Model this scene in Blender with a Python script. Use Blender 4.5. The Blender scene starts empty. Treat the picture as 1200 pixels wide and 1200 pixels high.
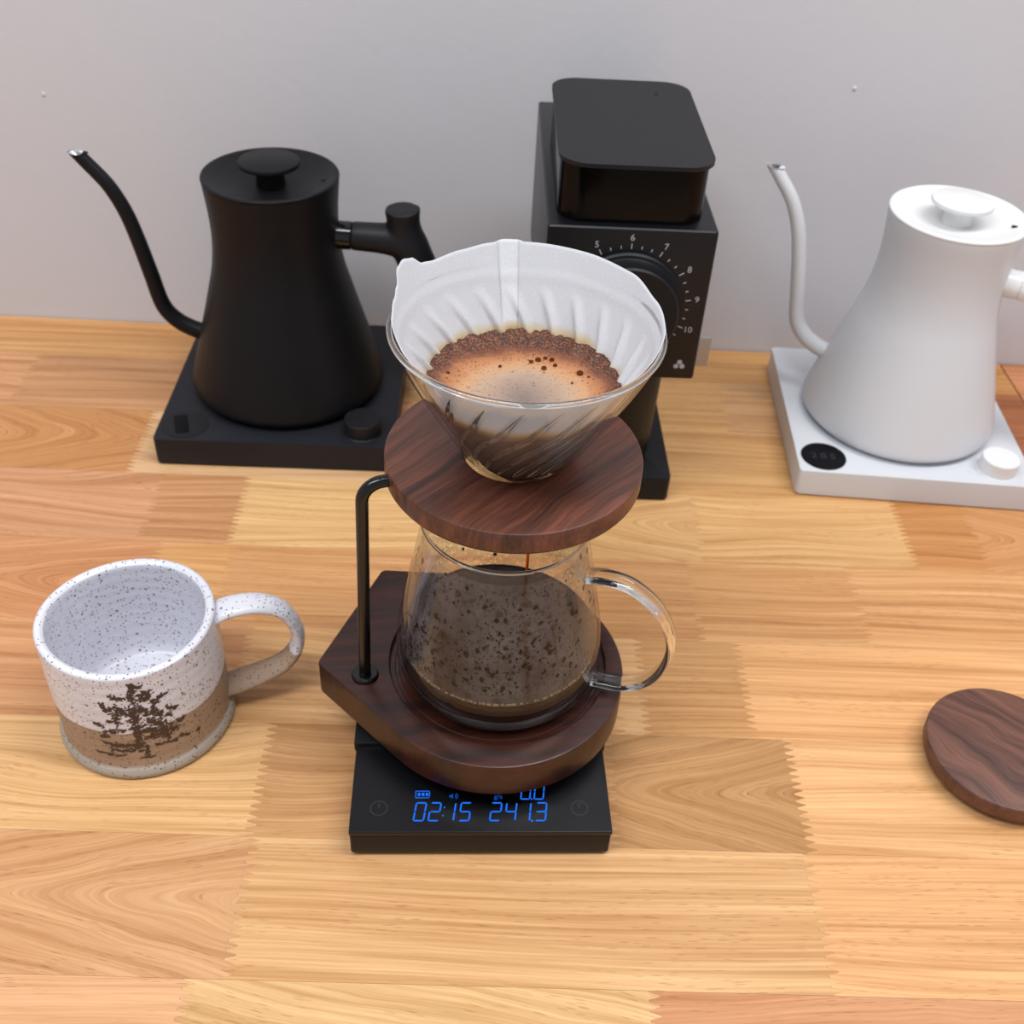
import bpy, bmesh, math, random
from math import sin, cos, pi, radians, atan2, sqrt
from mathutils import Vector, Matrix, noise

random.seed(7)
S = bpy.context.scene
COL = S.collection

# ------------------------------------------------------------------ camera
cam_d = bpy.data.cameras.new('camera')
cam = bpy.data.objects.new('camera', cam_d)
COL.objects.link(cam)
fw = Vector((0.01801561, 0.7681364, -0.64003274))
rt = Vector((0.99878534, 0.01553633, 0.04675972))
up = Vector((-0.04586161, 0.64009772, 0.76692347))
cam.matrix_world = Matrix(((rt.x, up.x, -fw.x, 0), (rt.y, up.y, -fw.y, 0), (rt.z, up.z, -fw.z, 0.48659548), (0, 0, 0, 1)))
cam_d.sensor_width = 36
cam_d.lens = 1275.746 / 1200 * 36
cam_d.clip_start = 0.01
cam_d.dof.use_dof = True
cam_d.dof.focus_distance = 0.47
cam_d.dof.aperture_fstop = 15
S.camera = cam

# ------------------------------------------------------------------ world and light
W = bpy.data.worlds.new('world')
S.world = W
W.use_nodes = True
W.node_tree.nodes['Background'].inputs[0].default_value = (0.93, 0.96, 1.0, 1)
W.node_tree.nodes['Background'].inputs[1].default_value = 0.50
S.view_settings.view_transform = 'Standard'
S.view_settings.look = 'None'
S.view_settings.exposure = 0.0
S.view_settings.gamma = 1
S.view_settings.use_curve_mapping = False


def area(name, loc, size, power, target, colr=(1, 1, 1)):
    d = bpy.data.lights.new(name, 'AREA')
    d.shape = 'RECTANGLE'
    d.size, d.size_y = size
    d.energy = power
    d.color = colr
    o = bpy.data.objects.new(name, d)
    COL.objects.link(o)
    o.location = loc
    o.rotation_euler = (Vector(target) - Vector(loc)).to_track_quat('-Z', 'Y').to_euler()
    return o


area('ceiling_light', (0.75, 0.25, 1.68), (1.2, 0.30), 20, (0.75, 0.25, 0), (0.98, 0.99, 1.0))
area('ceiling_light', (-0.65, -0.1, 1.68), (1.2, 0.30), 22.5, (-0.65, -0.1, 0), (0.92, 0.96, 1.0))


# ------------------------------------------------------------------ helpers
def s2l(c):
    return tuple((x / 12.92 if x <= 0.04045 else ((x + 0.055) / 1.055) ** 2.4) for x in [v / 255 for v in c])


def rgb(r, g, b):
    return s2l((r, g, b)) + (1,)


def new_mat(name):
    m = bpy.data.materials.new(name)
    m.use_nodes = True
    return m, m.node_tree, m.node_tree.nodes['Principled BSDF']


def N(nt, typ, **kw):
    n = nt.nodes.new(typ)
    for k, v in kw.items():
        if k in ('operation', 'blend_type', 'data_type', 'noise_dimensions', 'feature', 'wave_type', 'bands_direction', 'attribute_name', 'rings_direction', 'wave_profile', 'interpolation', 'distance', 'voronoi_dimensions'):
            setattr(n, k, v)
        else:
            n.inputs[k].default_value = v
    return n


def L(nt, a, b):
    nt.links.new(a, b)


def ramp(nt, fac, stops, interp='LINEAR'):
    r = nt.nodes.new('ShaderNodeValToRGB')
    r.color_ramp.interpolation = interp
    e = r.color_ramp.elements
    while len(e) > 1:
        e.remove(e[0])
    e[0].position = stops[0][0]
    e[0].color = stops[0][1]
    for p, c in stops[1:]:
        q = e.new(p)
        q.color = c
    if fac is not None:
        L(nt, fac, r.inputs[0])
    return r


def g(v):
    return (v, v, v, 1)


def mix(nt, fac, a, b, mode='MIX'):
    n = nt.nodes.new('ShaderNodeMix')
    n.data_type = 'RGBA'
    n.blend_type = mode
    for sock, v in ((n.inputs['Factor'], fac), (n.inputs['A'], a), (n.inputs['B'], b)):
        if sock.name == 'Factor' and sock.type != 'VALUE':
            continue
    fs = n.inputs[0]
    A = n.inputs[6]
    B = n.inputs[7]
    for sock, v in ((fs, fac), (A, a), (B, b)):
        if hasattr(v, 'is_output'):
            L(nt, v, sock)
        else:
            sock.default_value = v
    return n.outputs[2]


def coords(nt, scale=(1, 1, 1), rot=(0, 0, 0), rand=True, loc=(0, 0, 0)):
    tc = nt.nodes.new('ShaderNodeTexCoord')
    mp = nt.nodes.new('ShaderNodeMapping')
    mp.inputs['Scale'].default_value = scale
    mp.inputs['Rotation'].default_value = rot
    mp.inputs['Location'].default_value = loc
    L(nt, tc.outputs['Object'], mp.inputs[0])
    return tc, mp


def simple(name, col, rough=0.5, metal=0.0, bump=0.0, bscale=900, spec=0.5, coat=0.0):
    m, nt, b = new_mat(name)
    b.inputs['Base Color'].default_value = col
    b.inputs['Roughness'].default_value = rough
    b.inputs['Metallic'].default_value = metal
    b.inputs['Specular IOR Level'].default_value = spec
    b.inputs['Coat Weight'].default_value = coat
    tc, mp = coords(nt)
    no = N(nt, 'ShaderNodeTexNoise', Scale=bscale, Detail=3)
    L(nt, mp.outputs[0], no.inputs['Vector'])
    rr = nt.nodes.new('ShaderNodeMapRange')
    rr.inputs[3].default_value = rough * 0.92
    rr.inputs[4].default_value = min(1, rough * 1.08)
    L(nt, no.outputs[0], rr.inputs[0])
    L(nt, rr.outputs[0], b.inputs['Roughness'])
    if bump:
        bp = nt.nodes.new('ShaderNodeBump')
        bp.inputs['Strength'].default_value = bump
        bp.inputs['Distance'].default_value = 0.0002
        L(nt, no.outputs[0], bp.inputs['Height'])
        L(nt, bp.outputs[0], b.inputs['Normal'])
    return m


def link(name, me, mat=None, parent=None, smooth=True, angle=35):
    o = bpy.data.objects.new(name, me)
    COL.objects.link(o)
    if parent is not None:
        o.parent = parent
    if mat is not None:
        me.materials.append(mat)
    if smooth:
        me.polygons.foreach_set('use_smooth', [True] * len(me.polygons))
        me.set_sharp_from_angle(angle=radians(angle))
    return o


def from_bm(name, bm, mat=None, parent=None, smooth=True, angle=35, recalc=True):
    if recalc:
        bmesh.ops.recalc_face_normals(bm, faces=bm.faces)
    me = bpy.data.meshes.new(name)
    bm.to_mesh(me)
    bm.free()
    return link(name, me, mat, parent, smooth, angle)


def empty(name, loc, rz=0):
    o = bpy.data.objects.new(name, None)
    COL.objects.link(o)
    o.location = loc
    o.rotation_euler = (0, 0, rz)
    o.empty_display_size = 0.02
    return o


def tag(o, label, cat, group=None):
    o['label'] = label
    o['category'] = cat
    if group:
        o['group'] = group
    return o


def lathe(bm, prof, seg=96, cx=0, cy=0, rfun=None, closed=False):
    rings = []
    for (r, z) in prof:
        if r < 1e-6:
            rings.append([bm.verts.new((cx, cy, z))])
        else:
            rg = []
            for i in range(seg):
                a = 2 * pi * i / seg
                q = r + (rfun(a, z, r) if rfun else 0)
                rg.append(bm.verts.new((cx + q * cos(a), cy + q * sin(a), z)))
            rings.append(rg)
    pairs = list(zip(rings[:-1], rings[1:]))
    if closed:
        pairs.append((rings[-1], rings[0]))
    for A, B in pairs:
        if len(A) == 1 and len(B) == 1:
            continue
        for i in range(seg):
            j = (i + 1) % seg
            if len(A) == 1:
                bm.faces.new((A[0], B[j], B[i]))
            elif len(B) == 1:
                bm.faces.new((A[i], A[j], B[0]))
            else:
                bm.faces.new((A[i], A[j], B[j], B[i]))
    return rings


def spline(pts, n):
    """Catmull-Rom through points of any length tuple."""
    P = [tuple(p) for p in pts]
    P = [tuple(2 * a - b for a, b in zip(P[0], P[1]))] + P + [tuple(2 * a - b for a, b in zip(P[-1], P[-2]))]
    out = []
    for k in range(1, len(P) - 2):
        for i in range(n):
            t = i / n
            out.append(tuple(0.5 * (2 * p1 + (p2 - p0) * t + (2 * p0 - 5 * p1 + 4 * p2 - p3) * t * t + (3 * p1 - p0 - 3 * p2 + p3) * t ** 3)
                             for p0, p1, p2, p3 in zip(P[k - 1], P[k], P[k + 1], P[k + 2])))
    out.append(P[-2])
    return out


def tube(bm, pts, radii, seg=24, cap=True, side=None, aspect=1.0):
    """Sweep a (possibly flattened) section. side = fixed wide direction."""
    P = [Vector(p) for p in pts]
    rings = []
    n0 = None
    for i, p in enumerate(P):
        t = (P[min(i + 1, len(P) - 1)] - P[max(i - 1, 0)]).normalized()
        if side is not None:
            u = Vector(side)
            u = (u - t * u.dot(t)).normalized()
        else:
            if n0 is None:
                n0 = Vector((0, 1, 0)) if abs(t.y) < 0.9 else Vector((1, 0, 0))
            u = (n0 - t * n0.dot(t)).normalized()
            n0 = u
        v = t.cross(u)
        r = radii[i] if isinstance(radii, (list, tuple)) else radii
        asp = aspect[i] if isinstance(aspect, (list, tuple)) else aspect
        rings.append([bm.verts.new(p + u * (r * asp * cos(2 * pi * k / seg)) + v * (r * sin(2 * pi * k / seg))) for k in range(seg)])
    for A, B in zip(rings[:-1], rings[1:]):
        for k in range(seg):
            j = (k + 1) % seg
            bm.faces.new((A[k], A[j], B[j], B[k]))
    if cap:
        bm.faces.new(rings[0][::-1])
        bm.faces.new(rings[-1])
    return rings


def rrect(w, d, r, seg=8, cx=0, cy=0):
    pts = []
    for (sx, sy, a0) in ((1, 1, 0), (-1, 1, 90), (-1, -1, 180), (1, -1, 270)):
        for i in range(seg + 1):
            a = radians(a0 + 90 * i / seg)
            pts.append((cx + sx * (w / 2 - r) + r * cos(a), cy + sy * (d / 2 - r) + r * sin(a)))
    return pts


def prism(bm, pts, z0, z1, bev=0.0, bseg=2, bot=True):
    n = len(pts)
    lo = [bm.verts.new((x, y, z0)) for x, y in pts]
    hi = [bm.verts.new((x, y, z1)) for x, y in pts]
    f1 = bm.faces.new(hi)
    f0 = bm.faces.new(lo[::-1])
    for i in range(n):
        j = (i + 1) % n
        bm.faces.new((lo[i], lo[j], hi[j], hi[i]))
    if bev:
        es = list(f1.edges) + (list(f0.edges) if bot else [])
        bmesh.ops.bevel(bm, geom=es, offset=bev, segments=bseg, affect='EDGES', profile=0.6)


def box(bm, x0, x1, y0, y1, z0, z1, bev=0.0, bseg=2):
    r = bmesh.ops.create_cube(bm, size=1, matrix=Matrix.Translation(((x0 + x1) / 2, (y0 + y1) / 2, (z0 + z1) / 2)) @ Matrix.Diagonal((x1 - x0, y1 - y0, z1 - z0, 1)))
    if bev:
        es = list({e for v in r['verts'] for e in v.link_edges})
        bmesh.ops.bevel(bm, geom=es, offset=bev, segments=bseg, affect='EDGES', profile=0.6)


def disc(bm, cx, cy, r, z0, z1, seg=48, bev=0.0):
    prism(bm, [(cx + r * cos(2 * pi * i / seg), cy + r * sin(2 * pi * i / seg)) for i in range(seg)], z0, z1, bev)


def text_bm(txt, size, shear=0.0, extrude=0.00005):
    c = bpy.data.curves.new('t', 'FONT')
    c.body = txt
    c.size = size
    c.align_x = 'CENTER'
    c.align_y = 'CENTER'
    c.extrude = extrude
    c.shear = shear
    c.resolution_u = 3
    o = bpy.data.objects.new('t', c)
    COL.objects.link(o)
    dg = bpy.context.evaluated_depsgraph_get()
    me = bpy.data.meshes.new_from_object(o.evaluated_get(dg))
    bm = bmesh.new()
    bm.from_mesh(me)
    bpy.data.objects.remove(o)
    bpy.data.curves.remove(c)
    bpy.data.meshes.remove(me)
    return bm


def add_bm(dst, src, M):
    bmesh.ops.transform(src, matrix=M, verts=src.verts)
    vm = {v: dst.verts.new(v.co) for v in src.verts}
    for f in src.faces:
        try:
            dst.faces.new([vm[v] for v in f.verts])
        except ValueError:
            pass
    src.free()


# ------------------------------------------------------------------ materials
M_black = simple('matte_black_metal', rgb(16, 16, 19), 0.45, bump=0.03, spec=0.22)
M_black_side = M_black
M_blackp = simple('black_plastic', rgb(17, 18, 22), 0.45, spec=0.25)
M_soft = simple('soft_black_plastic', rgb(22, 22, 26), 0.5, spec=0.3)
M_gloss = simple('gloss_black', rgb(10, 10, 12), 0.09)
M_basem = simple('kettle_base_black', rgb(25, 26, 32), 0.5, spec=0.3)
M_screen = simple('black_display_glass', rgb(4, 4, 10), 0.3, spec=0.15)
M_white = simple('matte_white_paint', rgb(207, 209, 214), 0.42, bump=0.03)
M_whiteg = simple('gloss_white_plastic', rgb(225, 225, 226), 0.25)
M_whitep = simple('white_lid_plastic', rgb(226, 226, 226), 0.45)
M_steel = simple('brushed_steel', (0.85, 0.85, 0.86, 1), 0.4, metal=1)
M_alu = simple('grey_aluminium', rgb(165, 165, 165), 0.35, metal=0.6)
M_mark = simple('white_print', rgb(170, 170, 175), 0.6)
M_rod = simple('black_powder_coat', rgb(8, 8, 9), 0.22)
M_dim = simple('dim_grey_print', rgb(44, 45, 50), 0.5)
M_dark = simple('dark_rubber', rgb(8, 8, 9), 0.8)


def m_smoke():
    m, nt, b = new_mat('smoked_plastic')
    b.inputs['Base Color'].default_value = rgb(14, 13, 14)
    b.inputs['Roughness'].default_value = 0.12
    b.inputs['Specular IOR Level'].default_value = 0.18
    tr = nt.nodes.new('ShaderNodeBsdfTransparent')
    tr.inputs[0].default_value = (0.35, 0.33, 0.33, 1)
    mx = nt.nodes.new('ShaderNodeMixShader')
    mx.inputs[0].default_value = 0.30
    L(nt, b.outputs[0], mx.inputs[1])
    L(nt, tr.outputs[0], mx.inputs[2])
    L(nt, mx.outputs[0], nt.nodes['Material Output'].inputs[0])
    return m


M_smoke = m_smoke()


def m_glass(name, tint=(1, 1, 1, 1), rough=0.0, bump=0.0, bscale=60):
    m, nt, b = new_mat(name)
    nt.nodes.remove(b)
    gl = nt.nodes.new('ShaderNodeBsdfGlass')
    gl.inputs['Color'].default_value = tint
    gl.inputs['Roughness'].default_value = rough
    gl.inputs['IOR'].default_value = 1.47
    if bump:
        tc, mp = coords(nt)
        no = N(nt, 'ShaderNodeTexNoise', Scale=bscale, Detail=2)
        L(nt, mp.outputs[0], no.inputs['Vector'])
        bp = nt.nodes.new('ShaderNodeBump')
        bp.inputs['Strength'].default_value = bump
        bp.inputs['Distance'].default_value = 0.001
        L(nt, no.outputs[0], bp.inputs['Height'])
        L(nt, bp.outputs[0], gl.inputs['Normal'])
    L(nt, gl.outputs[0], nt.nodes['Material Output'].inputs[0])
    return m




def m_thin(name, rough=0.02, bump=0.0, bscale=60, tint=(0.985, 0.99, 0.985, 1), ior=1.5):
    """thin blown wall: straight-through transmission plus surface reflection"""
    m, nt, b = new_mat(name)
    nt.nodes.remove(b)
    tr = nt.nodes.new('ShaderNodeBsdfTransparent')
    tr.inputs[0].default_value = tint
    gl = nt.nodes.new('ShaderNodeBsdfGlossy')
    gl.inputs['Roughness'].default_value = rough
    fr = nt.nodes.new('ShaderNodeFresnel')
    fr.inputs[0].default_value = ior
    # the same reflectance from either side of the wall
    ge = nt.nodes.new('ShaderNodeNewGeometry')
    io = nt.nodes.new('ShaderNodeMix')
    io.inputs[2].default_value = ior
    io.inputs[3].default_value = 1 / ior
    L(nt, ge.outputs['Backfacing'], io.inputs[0])
    L(nt, io.outputs[0], fr.inputs[0])
    tc, mp = coords(nt)
    no = N(nt, 'ShaderNodeTexNoise', Scale=bscale, Detail=2)
    L(nt, mp.outputs[0], no.inputs['Vector'])
    if bump:
        bp = nt.nodes.new('ShaderNodeBump')
        bp.inputs['Strength'].default_value = bump
        bp.inputs['Distance'].default_value = 0.001
        L(nt, no.outputs[0], bp.inputs['Height'])
        L(nt, bp.outputs[0], gl.inputs['Normal'])
    mx = nt.nodes.new('ShaderNodeMixShader')
    L(nt, fr.outputs[0], mx.inputs[0])
    L(nt, tr.outputs[0], mx.inputs[1])
    L(nt, gl.outputs[0], mx.inputs[2])
    L(nt, mx.outputs[0], nt.nodes['Material Output'].inputs[0])
    return m


M_glass = m_thin('clear_thin_glass', 0.02, 0.12, ior=1.38)
M_rib = m_thin('ribbed_thin_glass', 0.05, 0.10, 90, (0.97, 0.975, 0.97, 1), 1.6)
M_glass2 = m_glass('thick_clear_glass', (0.98, 0.99, 0.985, 1))


def m_wood_blond(vee=None):
    """Per-stave colour comes from the object's own colour."""
    m, nt, b = new_mat('blond_butcher_block')
    oi = nt.nodes.new('ShaderNodeObjectInfo')
    tc = nt.nodes.new('ShaderNodeTexCoord')
    off = nt.nodes.new('ShaderNodeVectorMath')
    off.operation = 'SCALE'
    off.inputs[0].default_value = (13.7, 7.3, 3.1)
    L(nt, oi.outputs['Random'], off.inputs['Scale'])
    ad = nt.nodes.new('ShaderNodeVectorMath')
    ad.operation = 'ADD'
    L(nt, tc.outputs['Object'], ad.inputs[0])
    L(nt, off.outputs[0], ad.inputs[1])

    def mapped(sc):
        mp = nt.nodes.new('ShaderNodeMapping')
        mp.inputs['Scale'].default_value = sc
        L(nt, ad.outputs[0], mp.inputs[0])
        return mp.outputs[0]
    # slow warp bends the grain lines
    warp = N(nt, 'ShaderNodeTexNoise', Scale=1.0, Detail=1.5)
    L(nt, mapped((4.0, 11, 1)), warp.inputs['Vector'])
    wv = nt.nodes.new('ShaderNodeMath')
    wv.operation = 'MULTIPLY'
    rn = nt.nodes.new('ShaderNodeMapRange')
    rn.inputs[1].default_value = 0.35
    rn.inputs[2].default_value = 1.0
    rn.inputs[3].default_value = 0.016
    rn.inputs[4].default_value = 0.085
    L(nt, oi.outputs['Random'], rn.inputs[0])
    L(nt, rn.outputs[0], wv.inputs[1])
    L(nt, warp.outputs[0], wv.inputs[0])
    cb = nt.nodes.new('ShaderNodeCombineXYZ')
    L(nt, wv.outputs[0], cb.inputs[1])
    ad2 = nt.nodes.new('ShaderNodeVectorMath')
    ad2.operation = 'ADD'
    L(nt, ad.outputs[0], ad2.inputs[0])
    L(nt, cb.outputs[0], ad2.inputs[1])
    if vee:
        # nested V figure of a flat-sawn board: the grain coordinate follows hyperbolas
        xc, yc, slope, soft = vee
        sp = nt.nodes.new('ShaderNodeSeparateXYZ')
        L(nt, tc.outputs['Object'], sp.inputs[0])

        def mth(op, a, bb):
            q = nt.nodes.new('ShaderNodeMath')
            q.operation = op
            for k_, v_ in enumerate((a, bb)):
                if hasattr(v_, 'is_output'):
                    L(nt, v_, q.inputs[k_])
                else:
                    q.inputs[k_].default_value = v_
            return q.outputs[0]
        wn = N(nt, 'ShaderNodeTexNoise', Scale=1.0, Detail=1.5)
        L(nt, mapped((12, 34, 1)), wn.inputs['Vector'])
        dy = mth('SUBTRACT', sp.outputs[1], yc)
        hyp = mth('SQRT', mth('ADD', mth('MULTIPLY', dy, dy), soft * soft), 0)
        tt = mth('SUBTRACT', hyp, mth('MULTIPLY', mth('SUBTRACT', sp.outputs[0], xc), slope))
        tt = mth('ADD', tt, mth('MULTIPLY', wn.outputs[0], 0.014))
        cb2 = nt.nodes.new('ShaderNodeCombineXYZ')
        L(nt, sp.outputs[0], cb2.inputs[0])
        L(nt, tt, cb2.inputs[1])
        ad2 = nt.nodes.new('ShaderNodeVectorMath')
        ad2.operation = 'ADD'
        ad2.inputs[1].default_value = (3.1 * xc, 1.7 * yc, 0)
        L(nt, cb2.outputs[0], ad2.inputs[0])
    # growth bands across the stave
    mpb = nt.nodes.new('ShaderNodeMapping')
    mpb.inputs['Scale'].default_value = (2.2, 150, 1)
    L(nt, ad2.outputs[0], mpb.inputs[0])
    band = N(nt, 'ShaderNodeTexNoise', Scale=1.0, Detail=3, Roughness=0.6)
    L(nt, mpb.outputs[0], band.inputs['Vector'])
    # fine streaks
    mps = nt.nodes.new('ShaderNodeMapping')
    mps.inputs['Scale'].default_value = (10, 640, 1)
    L(nt, ad2.outputs[0], mps.inputs[0])
    fine = N(nt, 'ShaderNodeTexNoise', Scale=1.0, Detail=4, Roughness=0.7)
    L(nt, mps.outputs[0], fine.inputs['Vector'])
    # pores: short dark dashes
    mpp = nt.nodes.new('ShaderNodeMapping')
    mpp.inputs['Scale'].default_value = (75, 900, 1)
    L(nt, ad2.outputs[0], mpp.inputs[0])
    pore = N(nt, 'ShaderNodeTexVoronoi', Scale=1.0)
    L(nt, mpp.outputs[0], pore.inputs['Vector'])
    pr = ramp(nt, pore.outputs['Distance'], [(0.0, g(1)), (0.16, g(1)), (0.26, g(0)), (1, g(0))])
    pn = N(nt, 'ShaderNodeTexNoise', Scale=1.0, Detail=1)
    L(nt, mapped((14, 60, 1)), pn.inputs['Vector'])
    pnr = ramp(nt, pn.outputs[0], [(0.40, g(0)), (0.56, g(1))])
    pm = nt.nodes.new('ShaderNodeMath')
    pm.operation = 'MULTIPLY'
    L(nt, pr.outputs[0], pm.inputs[0])
    L(nt, pnr.outputs[0], pm.inputs[1])
    pm2 = nt.nodes.new('ShaderNodeMath')
    pm2.operation = 'MULTIPLY'
    pm2.inputs[1].default_value = 0.42
    L(nt, pm.outputs[0], pm2.inputs[0])
    # patchy tone
    patch = N(nt, 'ShaderNodeTexNoise', Scale=1.0, Detail=2)
    L(nt, mapped((7, 22, 1)), patch.inputs['Vector'])
    base = oi.outputs['Color']
    c1 = mix(nt, ramp(nt, band.outputs[0], [(0.36, g(0)), (0.5, g(0.35)), (0.66, g(1))]).outputs[0], mix(nt, 1.0, base, (1.10, 1.10, 1.08, 1), 'MULTIPLY'), mix(nt, 1.0, base, (0.83, 0.74, 0.63, 1), 'MULTIPLY'))
    c2 = mix(nt, ramp(nt, fine.outputs[0], [(0.36, g(0)), (0.64, g(0.85))]).outputs[0], c1, mix(nt, 1.0, c1, (0.76, 0.65, 0.53, 1), 'MULTIPLY'))
    c3 = mix(nt, ramp(nt, patch.outputs[0], [(0.3, g(0)), (0.7, g(0.5))]).outputs[0], c2, mix(nt, 1.0, c2, (0.97, 0.90, 0.82, 1), 'MULTIPLY'))
    c4 = mix(nt, pm2.outputs[0], c3, mix(nt, 1.0, c3, (0.45, 0.30, 0.2, 1), 'MULTIPLY'))
    # a few tiny knots / specks
    L(nt, c4, b.inputs['Base Color'])
    b.inputs['Roughness'].default_value = 0.42
    b.inputs['Specular IOR Level'].default_value = 0.35
    bp = nt.nodes.new('ShaderNodeBump')
    bp.inputs['Strength'].default_value = 0.12
    bp.inputs['Distance'].default_value = 0.0003
    L(nt, fine.outputs[0], bp.inputs['Height'])
    L(nt, bp.outputs[0], b.inputs['Normal'])
    return m


M_wood = m_wood_blond()
VEES = [(0.120, 0.354, 0.32, 0.004), (-0.235, 0.283, 0.22, 0.010), (-0.345, 0.655, -0.30, 0.012), (0.100, 0.577, 0.22, 0.008), (0.24, 0.212, 0.05, 0.006), (-0.02, 0.208, -0.16, 0.006), (0.395, 0.575, -0.25, 0.008), (-0.30, 0.500, 0.18, 0.008)]
M_vee = [m_wood_blond(v) for v in VEES]


def m_walnut(name, c_lo, c_mid, c_hi, rot, rough=0.35, scale=1.0, ringy=0.02):
    m, nt, b = new_mat(name)
    tc, mp = coords(nt, rot=(0, 0, rot))
    warp = N(nt, 'ShaderNodeTexNoise', Scale=14 * scale, Detail=2)
    L(nt, mp.outputs[0], warp.inputs['Vector'])
    wv = nt.nodes.new('ShaderNodeMath')
    wv.operation = 'MULTIPLY'
    wv.inputs[1].default_value = ringy
    L(nt, warp.outputs[0], wv.inputs[0])
    cb = nt.nodes.new('ShaderNodeCombineXYZ')
    L(nt, wv.outputs[0], cb.inputs[1])
    ad = nt.nodes.new('ShaderNodeVectorMath')
    ad.operation = 'ADD'
    L(nt, mp.outputs[0], ad.inputs[0])
    L(nt, cb.outputs[0], ad.inputs[1])
    m2 = nt.nodes.new('ShaderNodeMapping')
    m2.inputs['Scale'].default_value = (9, 170, 40)
    L(nt, ad.outputs[0], m2.inputs[0])
    band = N(nt, 'ShaderNodeTexNoise', Scale=scale, Detail=4, Roughness=0.62)
    L(nt, m2.outputs[0], band.inputs['Vector'])
    m3 = nt.nodes.new('ShaderNodeMapping')
    m3.inputs['Scale'].default_value = (60, 1300, 300)
    L(nt, ad.outputs[0], m3.inputs[0])
    fine = N(nt, 'ShaderNodeTexNoise', Scale=1, Detail=2)
    L(nt, m3.outputs[0], fine.inputs['Vector'])
    c1 = ramp(nt, band.outputs[0], [(0.32, c_lo), (0.48, c_mid), (0.7, c_hi)]).outputs[0]
    c2 = mix(nt, ramp(nt, fine.outputs[0], [(0.4, g(0)), (0.7, g(0.6))]).outputs[0], c1, mix(nt, 1.0, c1, (0.5, 0.42, 0.38, 1), 'MULTIPLY'))
    L(nt, c2, b.inputs['Base Color'])
    b.inputs['Roughness'].default_value = rough
    bp = nt.nodes.new('ShaderNodeBump')
    bp.inputs['Strength'].default_value = 0.15
    bp.inputs['Distance'].default_value = 0.0003
    L(nt, fine.outputs[0], bp.inputs['Height'])
    L(nt, bp.outputs[0], b.inputs['Normal'])
    return m


M_wal_top = m_walnut('walnut_disc_wood', rgb(62, 34, 26), rgb(94, 54, 40), rgb(124, 72, 52), radians(-52), 0.38)
M_wal_base = m_walnut('dark_walnut_wood', rgb(32, 14, 9), rgb(50, 22, 14), rgb(70, 32, 20), radians(-10), 0.30)
M_wal_lid = m_walnut('walnut_lid_wood', rgb(62, 38, 32), rgb(102, 66, 53), rgb(122, 80, 64), radians(35), 0.5, ringy=0.06)


def m_wall():
    m, nt, b = new_mat('painted_wall')
    tc, mp = coords(nt)
    n1 = N(nt, 'ShaderNodeTexNoise', Scale=140, Detail=4)
    L(nt, mp.outputs[0], n1.inputs['Vector'])
    n2 = N(nt, 'ShaderNodeTexNoise', Scale=3, Detail=2)
    L(nt, mp.outputs[0], n2.inputs['Vector'])
    L(nt, mix(nt, n2.outputs[0], rgb(203, 202, 208), rgb(208, 206, 209)), b.inputs['Base Color'])
    b.inputs['Roughness'].default_value = 0.75
    bp = nt.nodes.new('ShaderNodeBump')
    bp.inputs['Strength'].default_value = 0.35
    bp.inputs['Distance'].default_value = 0.0006
    L(nt, n1.outputs[0], bp.inputs['Height'])
    L(nt, bp.outputs[0], b.inputs['Normal'])
    return m


M_wall = m_wall()


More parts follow.
